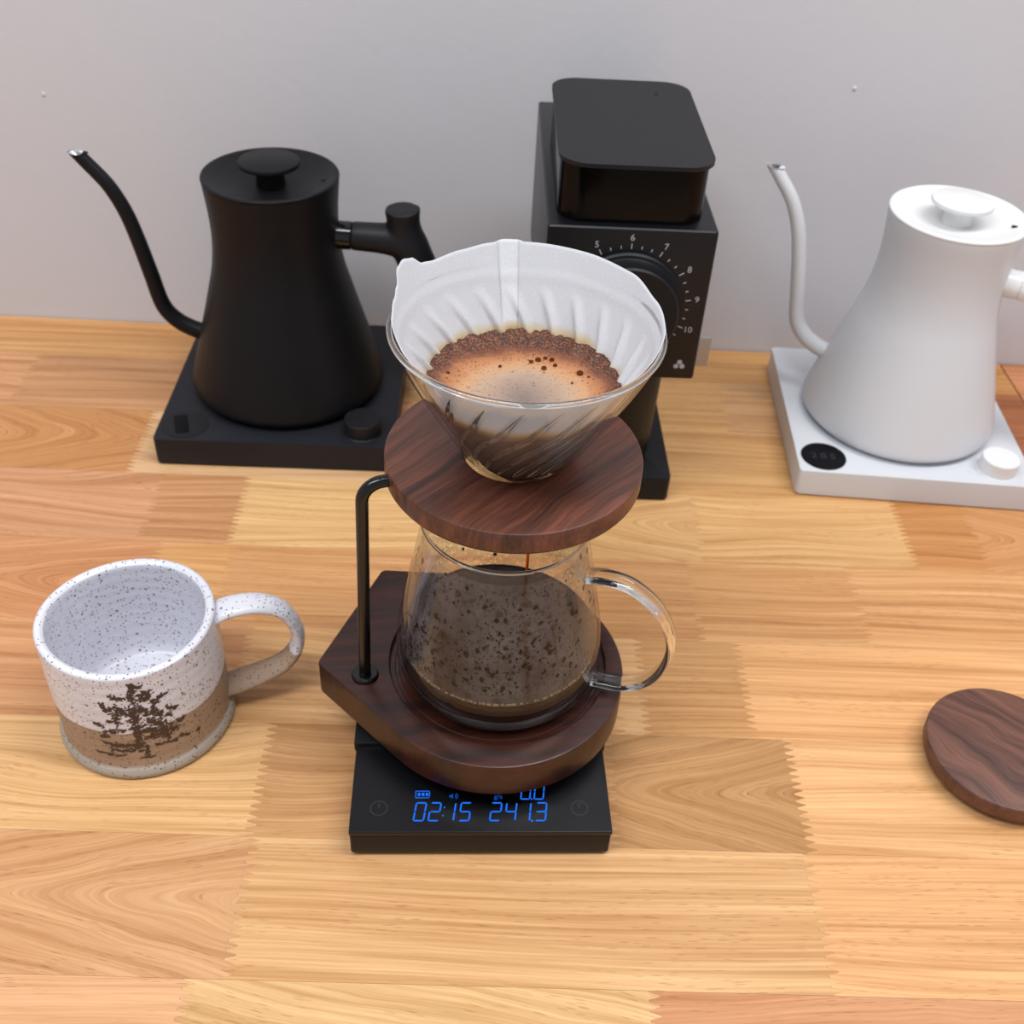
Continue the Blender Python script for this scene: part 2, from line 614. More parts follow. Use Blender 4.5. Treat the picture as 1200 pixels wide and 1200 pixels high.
def m_mug():
    m, nt, b = new_mat('speckled_stoneware')
    tc, mp = coords(nt)
    sep = nt.nodes.new('ShaderNodeSeparateXYZ')
    L(nt, tc.outputs['Object'], sep.inputs[0])
    wob = N(nt, 'ShaderNodeTexNoise', Scale=22, Detail=2)
    L(nt, mp.outputs[0], wob.inputs['Vector'])
    wm = nt.nodes.new('ShaderNodeMath')
    wm.operation = 'MULTIPLY_ADD'
    wm.inputs[1].default_value = 0.008
    L(nt, wob.outputs[0], wm.inputs[0])
    L(nt, sep.outputs[2], wm.inputs[2])
    # radius: inside is glazed everywhere
    ln = nt.nodes.new('ShaderNodeVectorMath')
    ln.operation = 'LENGTH'
    cx = nt.nodes.new('ShaderNodeCombineXYZ')
    L(nt, sep.outputs[0], cx.inputs[0])
    L(nt, sep.outputs[1], cx.inputs[1])
    L(nt, cx.outputs[0], ln.inputs[0])
    inside = nt.nodes.new('ShaderNodeMath')
    inside.operation = 'LESS_THAN'
    inside.inputs[1].default_value = 0.0412
    L(nt, ln.outputs['Value'], inside.inputs[0])
    gz = nt.nodes.new('ShaderNodeMath')
    gz.operation = 'GREATER_THAN'
    gz.inputs[1].default_value = 0.0405
    L(nt, wm.outputs[0], gz.inputs[0])
    mxm = nt.nodes.new('ShaderNodeMath')
    mxm.operation = 'MAXIMUM'
    L(nt, gz.outputs[0], mxm.inputs[0])
    L(nt, inside.outputs[0], mxm.inputs[1])
    n3 = N(nt, 'ShaderNodeTexNoise', Scale=60, Detail=3)
    L(nt, mp.outputs[0], n3.inputs['Vector'])
    foot = nt.nodes.new('ShaderNodeMath')
    foot.operation = 'LESS_THAN'
    foot.inputs[1].default_value = 0.0085
    L(nt, sep.outputs[2], foot.inputs[0])
    clay = mix(nt, n3.outputs[0], rgb(150, 126, 106), rgb(172, 148, 126))
    clay = mix(nt, foot.outputs[0], clay, rgb(164, 154, 142))
    glaze = mix(nt, n3.outputs[0], rgb(212, 212, 222), rgb(224, 223, 230))
    col = mix(nt, mxm.outputs[0], clay, glaze)
    # speckles of two sizes, sparse
    for sc, th, cell in ((640, 0.26, 0.62), (300, 0.18, 0.80)):
        v = N(nt, 'ShaderNodeTexVoronoi', Scale=sc)
        v.inputs['Randomness'].default_value = 1
        L(nt, mp.outputs[0], v.inputs['Vector'])
        r1 = ramp(nt, v.outputs['Distance'], [(th, g(1)), (th + 0.08, g(0))])
        sc2 = nt.nodes.new('ShaderNodeSeparateColor')
        L(nt, v.outputs['Color'], sc2.inputs[0])
        gt = nt.nodes.new('ShaderNodeMath')
        gt.operation = 'GREATER_THAN'
        gt.inputs[1].default_value = cell
        L(nt, sc2.outputs[0], gt.inputs[0])
        mu = nt.nodes.new('ShaderNodeMath')
        mu.operation = 'MULTIPLY'
        L(nt, gt.outputs[0], mu.inputs[0])
        L(nt, r1.outputs[0], mu.inputs[1])
        mu2 = nt.nodes.new('ShaderNodeMath')
        mu2.operation = 'MULTIPLY'
        mu2.inputs[1].default_value = 0.85
        L(nt, mu.outputs[0], mu2.inputs[0])
        col = mix(nt, mu2.outputs[0], col, rgb(74, 52, 44))
    L(nt, col, b.inputs['Base Color'])
    rg = nt.nodes.new('ShaderNodeMapRange')
    rg.inputs[3].default_value = 0.6
    rg.inputs[4].default_value = 0.28
    L(nt, mxm.outputs[0], rg.inputs[0])
    L(nt, rg.outputs[0], b.inputs['Roughness'])
    wv = N(nt, 'ShaderNodeTexWave', Scale=45, Distortion=1.5)
    wv.bands_direction = 'Z'
    L(nt, mp.outputs[0], wv.inputs['Vector'])
    bp = nt.nodes.new('ShaderNodeBump')
    bp.inputs['Strength'].default_value = 0.26
    bp.inputs['Distance'].default_value = 0.0005
    L(nt, wv.outputs[0], bp.inputs['Height'])
    bp2 = nt.nodes.new('ShaderNodeBump')
    bp2.inputs['Strength'].default_value = 0.15
    bp2.inputs['Distance'].default_value = 0.0003
    L(nt, n3.outputs[0], bp2.inputs['Height'])
    L(nt, bp.outputs[0], bp2.inputs['Normal'])
    L(nt, bp2.outputs[0], b.inputs['Normal'])
    return m


M_mug = m_mug()
M_tree = simple('brown_tree_print', rgb(62, 44, 38), 0.5)


def m_paper(name='filter_paper', c=(228, 229, 233)):
    m, nt, b = new_mat(name)
    tc, mp = coords(nt)
    sep = nt.nodes.new('ShaderNodeSeparateXYZ')
    L(nt, tc.outputs['Object'], sep.inputs[0])
    n1 = N(nt, 'ShaderNodeTexNoise', Scale=110, Detail=3)
    L(nt, mp.outputs[0], n1.inputs['Vector'])
    n2 = N(nt, 'ShaderNodeTexNoise', Scale=38, Detail=2)
    L(nt, mp.outputs[0], n2.inputs['Vector'])
    wz = nt.nodes.new('ShaderNodeMath')
    wz.operation = 'MULTIPLY_ADD'
    wz.inputs[1].default_value = -0.011
    L(nt, n2.outputs[0], wz.inputs[0])
    L(nt, sep.outputs[2], wz.inputs[2])
    mr = nt.nodes.new('ShaderNodeMapRange')
    mr.inputs[1].default_value = 0.018
    mr.inputs[2].default_value = 0.068
    L(nt, wz.outputs[0], mr.inputs[0])
    # z local: 0 is the top of the walnut disc
    st = ramp(nt, mr.outputs[0], [(0.0, rgb(134, 108, 90)), (0.14, rgb(138, 112, 92)), (0.20, rgb(148, 114, 84)), (0.25, rgb(196, 158, 108)), (0.30, rgb(222, 204, 168)), (0.37, rgb(*c)), (1, rgb(*c))])
    grain = N(nt, 'ShaderNodeTexNoise', Scale=1500, Detail=2)
    L(nt, mp.outputs[0], grain.inputs['Vector'])
    col = mix(nt, 1.0, st.outputs[0], ramp(nt, grain.outputs[0], [(0.3, g(0.90)), (0.7, g(1.0))]).outputs[0], 'MULTIPLY')
    nt.nodes.remove(b)
    df = nt.nodes.new('ShaderNodeBsdfDiffuse')
    tl = nt.nodes.new('ShaderNodeBsdfTranslucent')
    L(nt, col, df.inputs[0])
    L(nt, col, tl.inputs[0])
    mx = nt.nodes.new('ShaderNodeMixShader')
    mx.inputs[0].default_value = 0.35
    L(nt, df.outputs[0], mx.inputs[1])
    L(nt, tl.outputs[0], mx.inputs[2])
    bp = nt.nodes.new('ShaderNodeBump')
    bp.inputs['Strength'].default_value = 0.25
    bp.inputs['Distance'].default_value = 0.0004
    L(nt, n1.outputs[0], bp.inputs['Height'])
    L(nt, bp.outputs[0], df.inputs['Normal'])
    L(nt, mx.outputs[0], nt.nodes['Material Output'].inputs[0])
    return m


M_paper = m_paper()
M_paper2 = m_paper('filter_paper_double', (240, 241, 244))


def m_slurry():
    m, nt, b = new_mat('coffee_foam')
    tc, mp = coords(nt)
    wn = N(nt, 'ShaderNodeTexNoise', Scale=55, Detail=4)
    L(nt, mp.outputs[0], wn.inputs['Vector'])
    sep = nt.nodes.new('ShaderNodeSeparateXYZ')
    L(nt, tc.outputs['Object'], sep.inputs[0])
    sy = nt.nodes.new('ShaderNodeMath')
    sy.operation = 'ADD'
    sy.inputs[1].default_value = 0.009
    L(nt, sep.outputs[1], sy.inputs[0])
    cx = nt.nodes.new('ShaderNodeCombineXYZ')
    L(nt, sep.outputs[0], cx.inputs[0])
    L(nt, sy.outputs[0], cx.inputs[1])
    ln = nt.nodes.new('ShaderNodeVectorMath')
    ln.operation = 'LENGTH'
    L(nt, cx.outputs[0], ln.inputs[0])
    ma = nt.nodes.new('ShaderNodeMath')
    ma.operation = 'MULTIPLY_ADD'
    ma.inputs[1].default_value = 0.012
    L(nt, wn.outputs[0], ma.inputs[0])
    L(nt, ln.outputs['Value'], ma.inputs[2])
    mr = nt.nodes.new('ShaderNodeMapRange')
    mr.inputs[1].default_value = 0.006
    mr.inputs[2].default_value = 0.056
    L(nt, ma.outputs[0], mr.inputs[0])
    st = ramp(nt, mr.outputs[0], [(0.0, rgb(118, 102, 96)), (0.16, rgb(140, 120, 107)), (0.40, rgb(172, 144, 120)), (0.54, rgb(186, 140, 100)), (0.66, rgb(170, 112, 70)), (0.78, rgb(128, 76, 48)), (0.86, rgb(88, 50, 34)), (0.95, rgb(112, 62, 38))])
    col = st.outputs[0]
    # dark grains and little bubbles
    for sc, th, cell in ((900, 0.30, 0.72), (420, 0.2, 0.86)):
        v = N(nt, 'ShaderNodeTexVoronoi', Scale=sc)
        L(nt, mp.outputs[0], v.inputs['Vector'])
        r1 = ramp(nt, v.outputs['Distance'], [(th, g(1)), (th + 0.1, g(0))])
        s2 = nt.nodes.new('ShaderNodeSeparateColor')
        L(nt, v.outputs['Color'], s2.inputs[0])
        gt = nt.nodes.new('ShaderNodeMath')
        gt.operation = 'GREATER_THAN'
        gt.inputs[1].default_value = cell
        L(nt, s2.outputs[0], gt.inputs[0])
        mu = nt.nodes.new('ShaderNodeMath')
        mu.operation = 'MULTIPLY'
        L(nt, gt.outputs[0], mu.inputs[0])
        L(nt, r1.outputs[0], mu.inputs[1])
        m2 = nt.nodes.new('ShaderNodeMath')
        m2.operation = 'MULTIPLY'
        L(nt, mu.outputs[0], m2.inputs[0])
        L(nt, ramp(nt, mr.outputs[0], [(0.0, g(0.35)), (0.5, g(0.5)), (0.8, g(0.9))]).outputs[0], m2.inputs[1])
        col = mix(nt, m2.outputs[0], col, rgb(58, 32, 24))
    gr = N(nt, 'ShaderNodeTexNoise', Scale=1100, Detail=3)
    L(nt, mp.outputs[0], gr.inputs['Vector'])
    crust = ramp(nt, mr.outputs[0], [(0.72, g(0)), (0.86, g(1))])
    gcol = ramp(nt, gr.outputs[0], [(0.36, rgb(40, 22, 16)), (0.52, rgb(84, 46, 30)), (0.68, rgb(150, 92, 58))])
    col = mix(nt, crust.outputs[0], col, gcol.outputs[0])
    L(nt, col, b.inputs['Base Color'])
    rr = nt.nodes.new('ShaderNodeMapRange')
    rr.inputs[3].default_value = 0.28
    rr.inputs[4].default_value = 0.7
    L(nt, mr.outputs[0], rr.inputs[0])
    L(nt, rr.outputs[0], b.inputs['Roughness'])
    bp = nt.nodes.new('ShaderNodeBump')
    bp.inputs['Strength'].default_value = 0.5
    bp.inputs['Distance'].default_value = 0.0006
    L(nt, gr.outputs[0], bp.inputs['Height'])
    L(nt, bp.outputs[0], b.inputs['Normal'])
    return m


M_slurry = m_slurry()
M_coffee = simple('black_coffee', rgb(30, 12, 8), 0.05)
M_drop = simple('brown_droplet', rgb(16, 9, 7), 0.3, spec=0.2)
M_amber = m_glass('amber_coffee_stream', (0.75, 0.38, 0.08, 1))
M_bubble = m_glass('bubble_glass', (0.55, 0.38, 0.30, 1))
M_gold = simple('golden_foam', rgb(150, 112, 62), 0.3)


def m_fog():
    m, nt, b = new_mat('condensation_film')
    tc, mp = coords(nt)
    b.inputs['Base Color'].default_value = rgb(132, 124, 128)
    b.inputs['Roughness'].default_value = 0.6
    tr = nt.nodes.new('ShaderNodeBsdfTransparent')
    sep = nt.nodes.new('ShaderNodeSeparateXYZ')
    L(nt, tc.outputs['Object'], sep.inputs[0])
    n1 = N(nt, 'ShaderNodeTexNoise', Scale=38, Detail=3)
    L(nt, mp.outputs[0], n1.inputs['Vector'])
    dens = ramp(nt, n1.outputs[0], [(0.36, g(0.10)), (0.62, g(0.38))])
    fac = dens.outputs[0]
    for sc, th, cell in ((560, 0.46, 0.62), (300, 0.40, 0.66), (150, 0.34, 0.78)):
        v = N(nt, 'ShaderNodeTexVoronoi', Scale=sc)
        L(nt, mp.outputs[0], v.inputs['Vector'])
        r1 = ramp(nt, v.outputs['Distance'], [(th - 0.06, g(1)), (th, g(0))])
        s2 = nt.nodes.new('ShaderNodeSeparateColor')
        L(nt, v.outputs['Color'], s2.inputs[0])
        gt = nt.nodes.new('ShaderNodeMath')
        gt.operation = 'GREATER_THAN'
        gt.inputs[1].default_value = cell
        L(nt, s2.outputs[0], gt.inputs[0])
        mu = nt.nodes.new('ShaderNodeMath')
        mu.operation = 'MULTIPLY'
        L(nt, gt.outputs[0], mu.inputs[0])
        L(nt, r1.outputs[0], mu.inputs[1])
        fac = mix(nt, mu.outputs[0], fac, g(0.0))
    mx = nt.nodes.new('ShaderNodeMixShader')
    L(nt, fac, mx.inputs[0])
    L(nt, tr.outputs[0], mx.inputs[1])
    L(nt, b.outputs[0], mx.inputs[2])
    L(nt, mx.outputs[0], nt.nodes['Material Output'].inputs[0])
    return m


M_fog = m_fog()


def m_led():
    m, nt, b = new_mat('blue_led')
    nt.nodes.remove(b)
    e = nt.nodes.new('ShaderNodeEmission')
    e.inputs[0].default_value = (0.015, 0.17, 0.95, 1)
    e.inputs[1].default_value = 1.15
    L(nt, e.outputs[0], nt.nodes['Material Output'].inputs[0])
    return m


M_led = m_led()

# ------------------------------------------------------------------ room shell
bm = bmesh.new()
box(bm, -2.2, 2.2, 0.816, 0.93, -0.9, 1.72)
w = from_bm('wall_back', bm, M_wall, smooth=False)
w['kind'] = 'structure'
bm = bmesh.new()
box(bm, -2.2, 2.2, -2.2, 0.93, -1.0, -0.9)
M_floor = simple('grey_floor', rgb(150, 146, 140), 0.5)
o = from_bm('floor', bm, M_floor, smooth=False)
o['kind'] = 'structure'
bm = bmesh.new()
box(bm, -2.2, 2.2, -2.2, 0.93, 1.72, 1.80)
M_ceil = simple('white_ceiling', rgb(225, 225, 225), 0.8)
o = from_bm('ceiling', bm, M_ceil, smooth=False)
o['kind'] = 'structure'
# two small paint nubs on the wall
for (x, z) in ((-0.348, 0.190), (0.251, 0.2255)):
    bm = bmesh.new()
    bmesh.ops.create_icosphere(bm, subdivisions=2, radius=0.0016, matrix=Matrix.Translation((x, 0.816, z)) @ Matrix.Diagonal((1, 0.5, 1.2, 1)))
    from_bm('paint_nub', bm, M_wall, parent=w)

# ------------------------------------------------------------------ worktop of finger-jointed staves
TA = 0.011          # the boards run at a slight angle to the room's axes
TH = 0.032


def teeth(x, y0, y1, sgn_first, pitch=0.0046, depth=0.0050):
    n = max(2, int(round((y1 - y0) / pitch)))
    pts = []
    h = (y1 - y0) / n
    for k in range(n):
        a = y0 + k * h
        pts += [(x - depth / 2, a + 0.12 * h), (x + depth / 2, a + 0.44 * h), (x + depth / 2, a + 0.56 * h), (x - depth / 2, a + 0.88 * h)]
    return pts


def stave(parent, x0, x1, y0, y1, col, t0=True, t1=True):
    gp = 0.00006
    yy0, yy1 = y0 + gp, y1 - gp
    wall_side = y1 > 0.81
    right = [(px - gp, py) for px, py in teeth(x1, yy0, yy1, 1)] if t1 else []
    left = [(px + gp, py) for px, py in teeth(x0, yy0, yy1, 1)] if t0 else []
    pts = [(x0 + (-0.0025 + gp if t0 else gp), yy0), (x1 + (-0.0025 - gp if t1 else -gp), yy0)] + right + \
          [(x1 + (-0.0025 - gp if t1 else -gp), yy1), (x0 + (-0.0025 + gp if t0 else gp), yy1)] + left[::-1]
    if wall_side:      # the last row is scribed to the wall
        pts = [(px, y0 + (py - y0) * (0.8150 - px * TA - y0) / (y1 - y0)) for px, py in pts]
    b = bmesh.new()
    prism(b, pts, -TH, 0)
    mw = M_wood
    for v, mv in zip(VEES, M_vee):
        if x0 < v[0] < x1 and y0 < v[1] < y1:
            mw = mv
    o = from_bm('stave', b, mw, parent, smooth=False)
    q = [v + (232 - v) * 0.08 for v in col]
    o.color = rgb(*q)
    return o


LT = (216, 170, 122)
PALE = (226, 184, 134)
PINK = (212, 160, 122)
ORG = (202, 146, 98)
DRK = (182, 134, 88)
RED = (198, 138, 100)
XL, XR = -1.15, 0.4425
rows = [
    (0.0205, 0.095, [(-0.55, LT), (-0.05, PALE), (0.3, LT), (XR, PINK)]),
    (0.095, 0.1693, [(-0.7, LT), (-0.2, PINK), (0.15, LT), (XR, PALE)]),
    (0.1693, 0.2437, [(-0.5, ORG), (-0.125, (220, 168, 124)), (0.087, (222, 182, 128)), (0.33, (208, 150, 106)), (XR, LT)]),
    (0.2437, 0.3185, [(-0.46, LT), (-0.109, (208, 158, 112)), (0.173, (218, 172, 120)), (0.40, (226, 172, 118)), (XR, LT)]),
    (0.3185, 0.3915, [(-0.42, PINK), (-0.1125, (224, 180, 126)), (0.0750, (196, 148, 98)), (0.1765, (184, 138, 88)), (0.42, (228, 178, 124)), (XR, ORG)]),
    (0.3915, 0.4660, [(-0.40, ORG), (-0.1385, (206, 150, 104)), (0.083, (218, 170, 116)), (0.098, (216, 172, 120)), (0.1590, (200, 150, 96)), (0.415, (226, 172, 116)), (XR, PINK)]),
    (0.4660, 0.5390, [(-0.50, ORG), (-0.2112, (204, 144, 98)), (-0.163, (218, 166, 110)), (0.139, (206, 154, 102)), (0.2455, (212, 160, 106)), (XR, (212, 158, 104))]),
    (0.5390, 0.6115, [(-0.52, LT), (-0.227, (210, 156, 116)), (-0.1675, (200, 148, 102)), (0.02, (224, 182, 126)), (0.150, (212, 168, 114)), (0.2950, (216, 170, 114)), (0.345, (196, 136, 78)), (XR, (206, 150, 98))]),
    (0.6115, 0.6880, [(-0.5, ORG), (-0.2530, (198, 140, 86)), (-0.02, (222, 182, 138)), (0.24, (212, 164, 106)), (0.40, (206, 146, 90)), (XR, (170, 104, 64))]),
    (0.6880, 0.7610, [(-0.365, (212, 158, 114)), (-0.06, (198, 146, 102)), (0.19, (216, 168, 110)), (0.36, LT), (XR, (164, 98, 60))]),
    (0.7610, 0.8145, [(-0.47, PALE), (-0.10, (212, 160, 104)), (0.08, LT), (0.24, (210, 158, 98)), (0.3, LT), (XR, (204, 146, 86))]),
]
top = empty('worktop', (0, 0, 0), TA)
tag(top, 'blond butcher-block worktop of finger-jointed staves carrying all the coffee gear', 'worktop')
for (y0, y1, segs) in rows:
    x = XL
    # local frame is rotated by TA: rows stay parallel to the worktop
    for k, (xe, colr) in enumerate(segs):
        jx = (random.random() - 0.5) * 0.0
        t0 = k > 0
        t1 = k < len(segs) - 1
        stave(top, x, xe + jx, y0 - 0.0, y1, colr, t0, t1)
        x = xe + jx
for (x, y) in ((XL + 0.06, 0.06), (XL + 0.06, 0.77), (XR - 0.05, 0.06), (XR - 0.05, 0.77)):
    b = bmesh.new()
    box(b, x - 0.03, x + 0.03, y - 0.03, y + 0.03, -0.9, -TH, 0.002)
    from_bm('leg', b, M_soft, top)
top2 = empty('worktop', (0, 0, 0), TA)
tag(top2, 'reddish butcher-block worktop past the dark seam behind the white kettle, right edge of photo', 'worktop')
for k, (y0, y1, c1, xe) in enumerate(((0.0205, 0.12, RED, 0.8), (0.12, 0.22, ORG, 0.9), (0.22, 0.33, RED, 0.75), (0.33, 0.43, PINK, 0.85), (0.43, 0.53, RED, 0.7), (0.53, 0.63, ORG, 0.8), (0.63, 0.73, RED, 0.75), (0.73, 0.8145, (206, 140, 98), 0.85))):
    stave(top2, XR + 0.0012, xe, y0, y1, c1, False, True)
    stave(top2, xe, 1.15, y0, y1, LT, True, False)
for (x, y) in ((XR + 0.06, 0.06), (XR + 0.06, 0.77), (1.14, 0.06), (1.14, 0.77)):
    b = bmesh.new()
    box(b, x - 0.03, x + 0.03, y - 0.03, y + 0.03, -0.9, -TH, 0.002)
    from_bm('leg', b, M_soft, top2)


# ------------------------------------------------------------------ kettles and their bases
def kettle_base(loc, rz, mb, mk, label, screen_kind, kx=0.0618, ky=-0.0660):
    t = empty('kettle_base', loc, rz)
    tag(t, label, 'kettle base')
    h, s = 0.0221, 0.1694
    b = bmesh.new()
    prism(b, rrect(s, s, 0.003, 5), 0.0014, h, 0.0008)
    from_bm('housing', b, mb, t)
    b = bmesh.new()
    prism(b, rrect(s - 0.012, s - 0.012, 0.003, 3), 0.0, 0.0014)
    from_bm('foot_pad', b, M_dark, t)
    b = bmesh.new()
    lathe(b, [(0, h - 0.001), (0.062, h - 0.001), (0.062, h + 0.0006), (0.0605, h + 0.0009), (0, h + 0.0009)], 72)
    from_bm('heating_plate', b, mk if screen_kind == 'white' else M_blackp, t)
    dx, dy = -0.0655, -0.0657
    if screen_kind == 'black':
        # a ring groove around a flush round window, with a reflection put in as a dark tilted rectangle
        b = bmesh.new()
        disc(b, dx, dy, 0.0166, h - 0.001, h + 0.0002, 64)
        dsp = from_bm('display', b, M_dark, t)
        b = bmesh.new()
        disc(b, dx, dy, 0.0158, h - 0.001, h + 0.0004, 64, 0.0001)
        from_bm('display_window', b, M_soft, dsp)
        b = bmesh.new()
        ca, sa = cos(radians(17)), sin(radians(17))
        prism(b, [(dx - 0.0030 + x * ca - y * sa, dy + x * sa + y * ca) for x, y in rrect(0.0098, 0.0225, 0.0010, 3)], h, h + 0.00055)
        from_bm('dark_reflection', b, M_screen, dsp)
    else:
        b = bmesh.new()
        disc(b, dx, dy, 0.0163, h - 0.001, h + 0.0004, 64, 0.0002)
        dsp = from_bm('display', b, M_screen, t)
        b = bmesh.new()
        for k, ch in enumerate('205'):
            add_bm(b, text_bm(ch, 0.009), Matrix.Translation((dx - 0.0068 + k * 0.0068, dy, h + 0.00046)))
        from_bm('faint_digits', b, M_dim, dsp, smooth=False)
        b = bmesh.new()
        disc(b, 0.0425, -0.0695, 0.0048, h - 0.001, h + 0.0003, 32, 0.0002)
        from_bm('button', b, mb, t)
    b = bmesh.new()
    lathe(b, [(0, h), (0.0138, h), (0.0138, h + 0.0004), (0.0131, h + 0.001), (0.0131, h + 0.0113), (0.0126, h + 0.0119), (0, h + 0.0119)], 56, kx, ky)
    from_bm('knob', b, mk, t)
    return t


def kettle(loc, rz, body_m, lid_m, handle_m, collar_m, spout_in, label, white=False):
    t = empty('gooseneck_kettle', loc, rz)
    tag(t, label, 'kettle')
    b = bmesh.new()
    lathe(b, [(0, 0.0), (0.0655, 0.0), (0.0668, 0.0008), (0.0668, 0.0040), (0, 0.0040)], 96)
    from_bm('foot_ring', b, M_blackp if not white else M_whiteg, t)
    prof = spline([(0.0690, 0.0028), (0.0713, 0.0060), (0.0696, 0.0145), (0.0640, 0.034), (0.0570, 0.058), (0.0513, 0.078), (0.0462, 0.098), (0.0438, 0.118), (0.0440, 0.138), (0.0458, 0.1585)], 6)
    prof = [(0.0660, 0.0022)] + prof + [(0.0458, 0.1601), (0.0448, 0.1606), (0.0440, 0.1601), (0.0436, 0.155)]
    b = bmesh.new()
    lathe(b, prof, 120)
    from_bm('body', b, body_m, t, angle=60)
    # dished lid
    b = bmesh.new()
    lp = spline([(0.0455, 0.1600), (0.0462, 0.1613), (0.0453, 0.1625), (0.0425, 0.1622), (0.036, 0.1598), (0.026, 0.1570), (0.014, 0.1556), (0.009, 0.1555)], 5)
    lathe(b, [(0.0435, 0.1596)] + lp + [(0, 0.1555)], 96)
    lid = from_bm('lid', b, lid_m, t, angle=60)
    b = bmesh.new()
    kp = [(0, 0.1554), (0.0100, 0.1554), (0.0096, 0.158), (0.0094, 0.164), (0.0100, 0.1668), (0.0185, 0.1680), (0.0203, 0.1688), (0.0207, 0.1700), (0.0203, 0.1714), (0.0195, 0.1719), (0, 0.1722)]
    lathe(b, kp, 64)
    from_bm('lid_knob', b, lid_m, lid)
    # steam vent slot
    b = bmesh.new()
    box(b, 0.0345, 0.0395, -0.0016, 0.0016, 0.1594, 0.1606, 0.0004)
    from_bm('steam_vent', b, M_dark, lid)
    # spout
    pts = [(-0.0560, 0, 0.0360), (-0.0690, 0, 0.0400), (-0.0800, 0, 0.0470), (-0.0880, 0, 0.0590), (-0.0925, 0, 0.0830), (-0.0975, 0, 0.1100), (-0.1025, 0, 0.1300), (-0.1105, 0, 0.1480), (-0.1220, 0, 0.1630), (-0.1270, 0, 0.1690)]
    P = spline([(p[0], p[1], p[2]) for p in pts], 7)
    n = len(P)
    R = [0.0064 - 0.0020 * (i / (n - 1)) for i in range(n)]
    b = bmesh.new()
    rings = tube(b, P, R, 24, cap=False)
    # cut the mouth level: the outer lip reaches further out
    last = rings[-1]
    for v in last:
        v.co.z = 0.1700 + (0.0003 if v.co.x < -0.128 else 0)
        v.co.x = -0.1268 + (v.co.x + 0.127) * 2.05
    sp = from_bm('spout', b, body_m, t, angle=70)
    b = bmesh.new()
    inn = tube(b, [p for p in P[-16:]], [r * 0.80 for r in R[-16:]], 24, cap=False)
    for v in inn[-1]:
        v.co.z = 0.1698
        v.co.x = -0.1268 + (v.co.x + 0.127) * 2.10
    lipv = []
    for v, (k) in zip(inn[-1], range(24)):
        a = 2 * pi * k / 24
        lipv.append(v)
    o2 = [b.verts.new((-0.1268 + (v.co.x + 0.1268) * 1.16, v.co.y * 1.20, 0.1701)) for v in inn[-1]]
    for k in range(24):
        j = (k + 1) % 24
        b.faces.new((inn[-1][k], inn[-1][j], o2[j], o2[k]))
    from_bm('spout_lining', b, spout_in, sp)
    # handle: glossy collar, then grip
    b = bmesh.new()
    tube(b, [(0.040, 0, 0.1207), (0.0525, 0, 0.1203)], 0.0098, 40)
    from_bm('collar', b, collar_m, t)
    b = bmesh.new()
    A = spline([(0.0520, 0, 0.1203), (0.062, 0, 0.1200), (0.074, 0, 0.1195), (0.084, 0, 0.1190), (0.090, 0, 0.118)], 5)
    tube(b, A, [0.0100, 0.0100, 0.0101, 0.0101, 0.0102, 0.0102, 0.0103, 0.0104, 0.0105, 0.0106, 0.0108, 0.011, 0.0113, 0.0117, 0.012, 0.0122, 0.0124, 0.0126, 0.0128, 0.0128, 0.0128], 28)
    G = spline([(0.0885, 0, 0.1425), (0.0890, 0, 0.1340), (0.0905, 0, 0.1240), (0.0950, 0, 0.110), (0.1030, 0, 0.090), (0.1100, 0, 0.070), (0.1150, 0, 0.050), (0.1165, 0, 0.043)], 5)
    gr = [0.0128 - 0.0013 * sin(pi * min(1, i / 12)) + (0.0006 if i > 12 else 0) - 0.003 * max(0, (i - 18) / (len(G) - 18)) for i in range(len(G))]
    tube(b, G, gr, 32)
    h = from_bm('handle', b, handle_m, t)
    md = h.modifiers.new('r', 'REMESH')
    md.mode = 'VOXEL'
    md.voxel_size = 0.0011
    sm = h.modifiers.new('s', 'SMOOTH')
    sm.iterations = 22
    dg = bpy.context.evaluated_depsgraph_get()
    me = bpy.data.meshes.new_from_object(h.evaluated_get(dg))
    h.modifiers.clear()
    old = h.data
    h.data = me
    bpy.data.meshes.remove(old)
    if not me.materials:
        me.materials.append(handle_m)
    me.polygons.foreach_set('use_smooth', [True] * len(me.polygons))
    return t


kettle_base((-0.1590, 0.7055, 0), 0.0166, M_basem, M_soft, 'square matte black kettle base under the black gooseneck kettle', 'black')
kettle((-0.1596, 0.7047, 0.0230), 0.0, M_black, M_black, M_soft, M_gloss, M_steel, 'matte black gooseneck kettle with round black lid on its black base')
kettle_base((0.3066, 0.6992, 0), -0.0448, M_white, M_whitep, 'square white kettle base with round black display, right side of the worktop', 'white', 0.0592, -0.0672)
kettle((0.3056, 0.6985, 0.0230), radians(-21), M_white, M_whitep, M_whitep, M_whiteg, M_alu, 'matte white gooseneck kettle with round white lid on its white base', True)

# ------------------------------------------------------------------ grinder
GX, GY, GT = 0.0237, 0.5756, 0.0225
gt_ = empty('coffee_grinder', (GX, GY, 0), GT)
tag(gt_, 'boxy matte black coffee grinder with numbered front dial, standing against the wall', 'coffee grinder')
b = bmesh.new()
box(b, 0, 0.0979, 0, 0.1993, 0.1194, 0.2188, 0.0022, 3)
from_bm('housing', b, simple('grinder_black', rgb(14, 15, 20), 0.34, spec=0.33), gt_)
b = bmesh.new()
box(b, 0.0140, 0.0839, 0.118, 0.1993, 0.018, 0.1196, 0.003, 2)
from_bm('rear_column', b, M_blackp, gt_)
b = bmesh.new()
prism(b, rrect(0.1050, 0.174, 0.004, 4, 0.0489, 0.113), 0.0012, 0.0207, 0.0009)
ft = from_bm('foot_plate', b, M_blackp, gt_)
b = bmesh.new()
prism(b, rrect(0.096, 0.165, 0.004, 4, 0.0489, 0.113), 0.0, 0.0012)
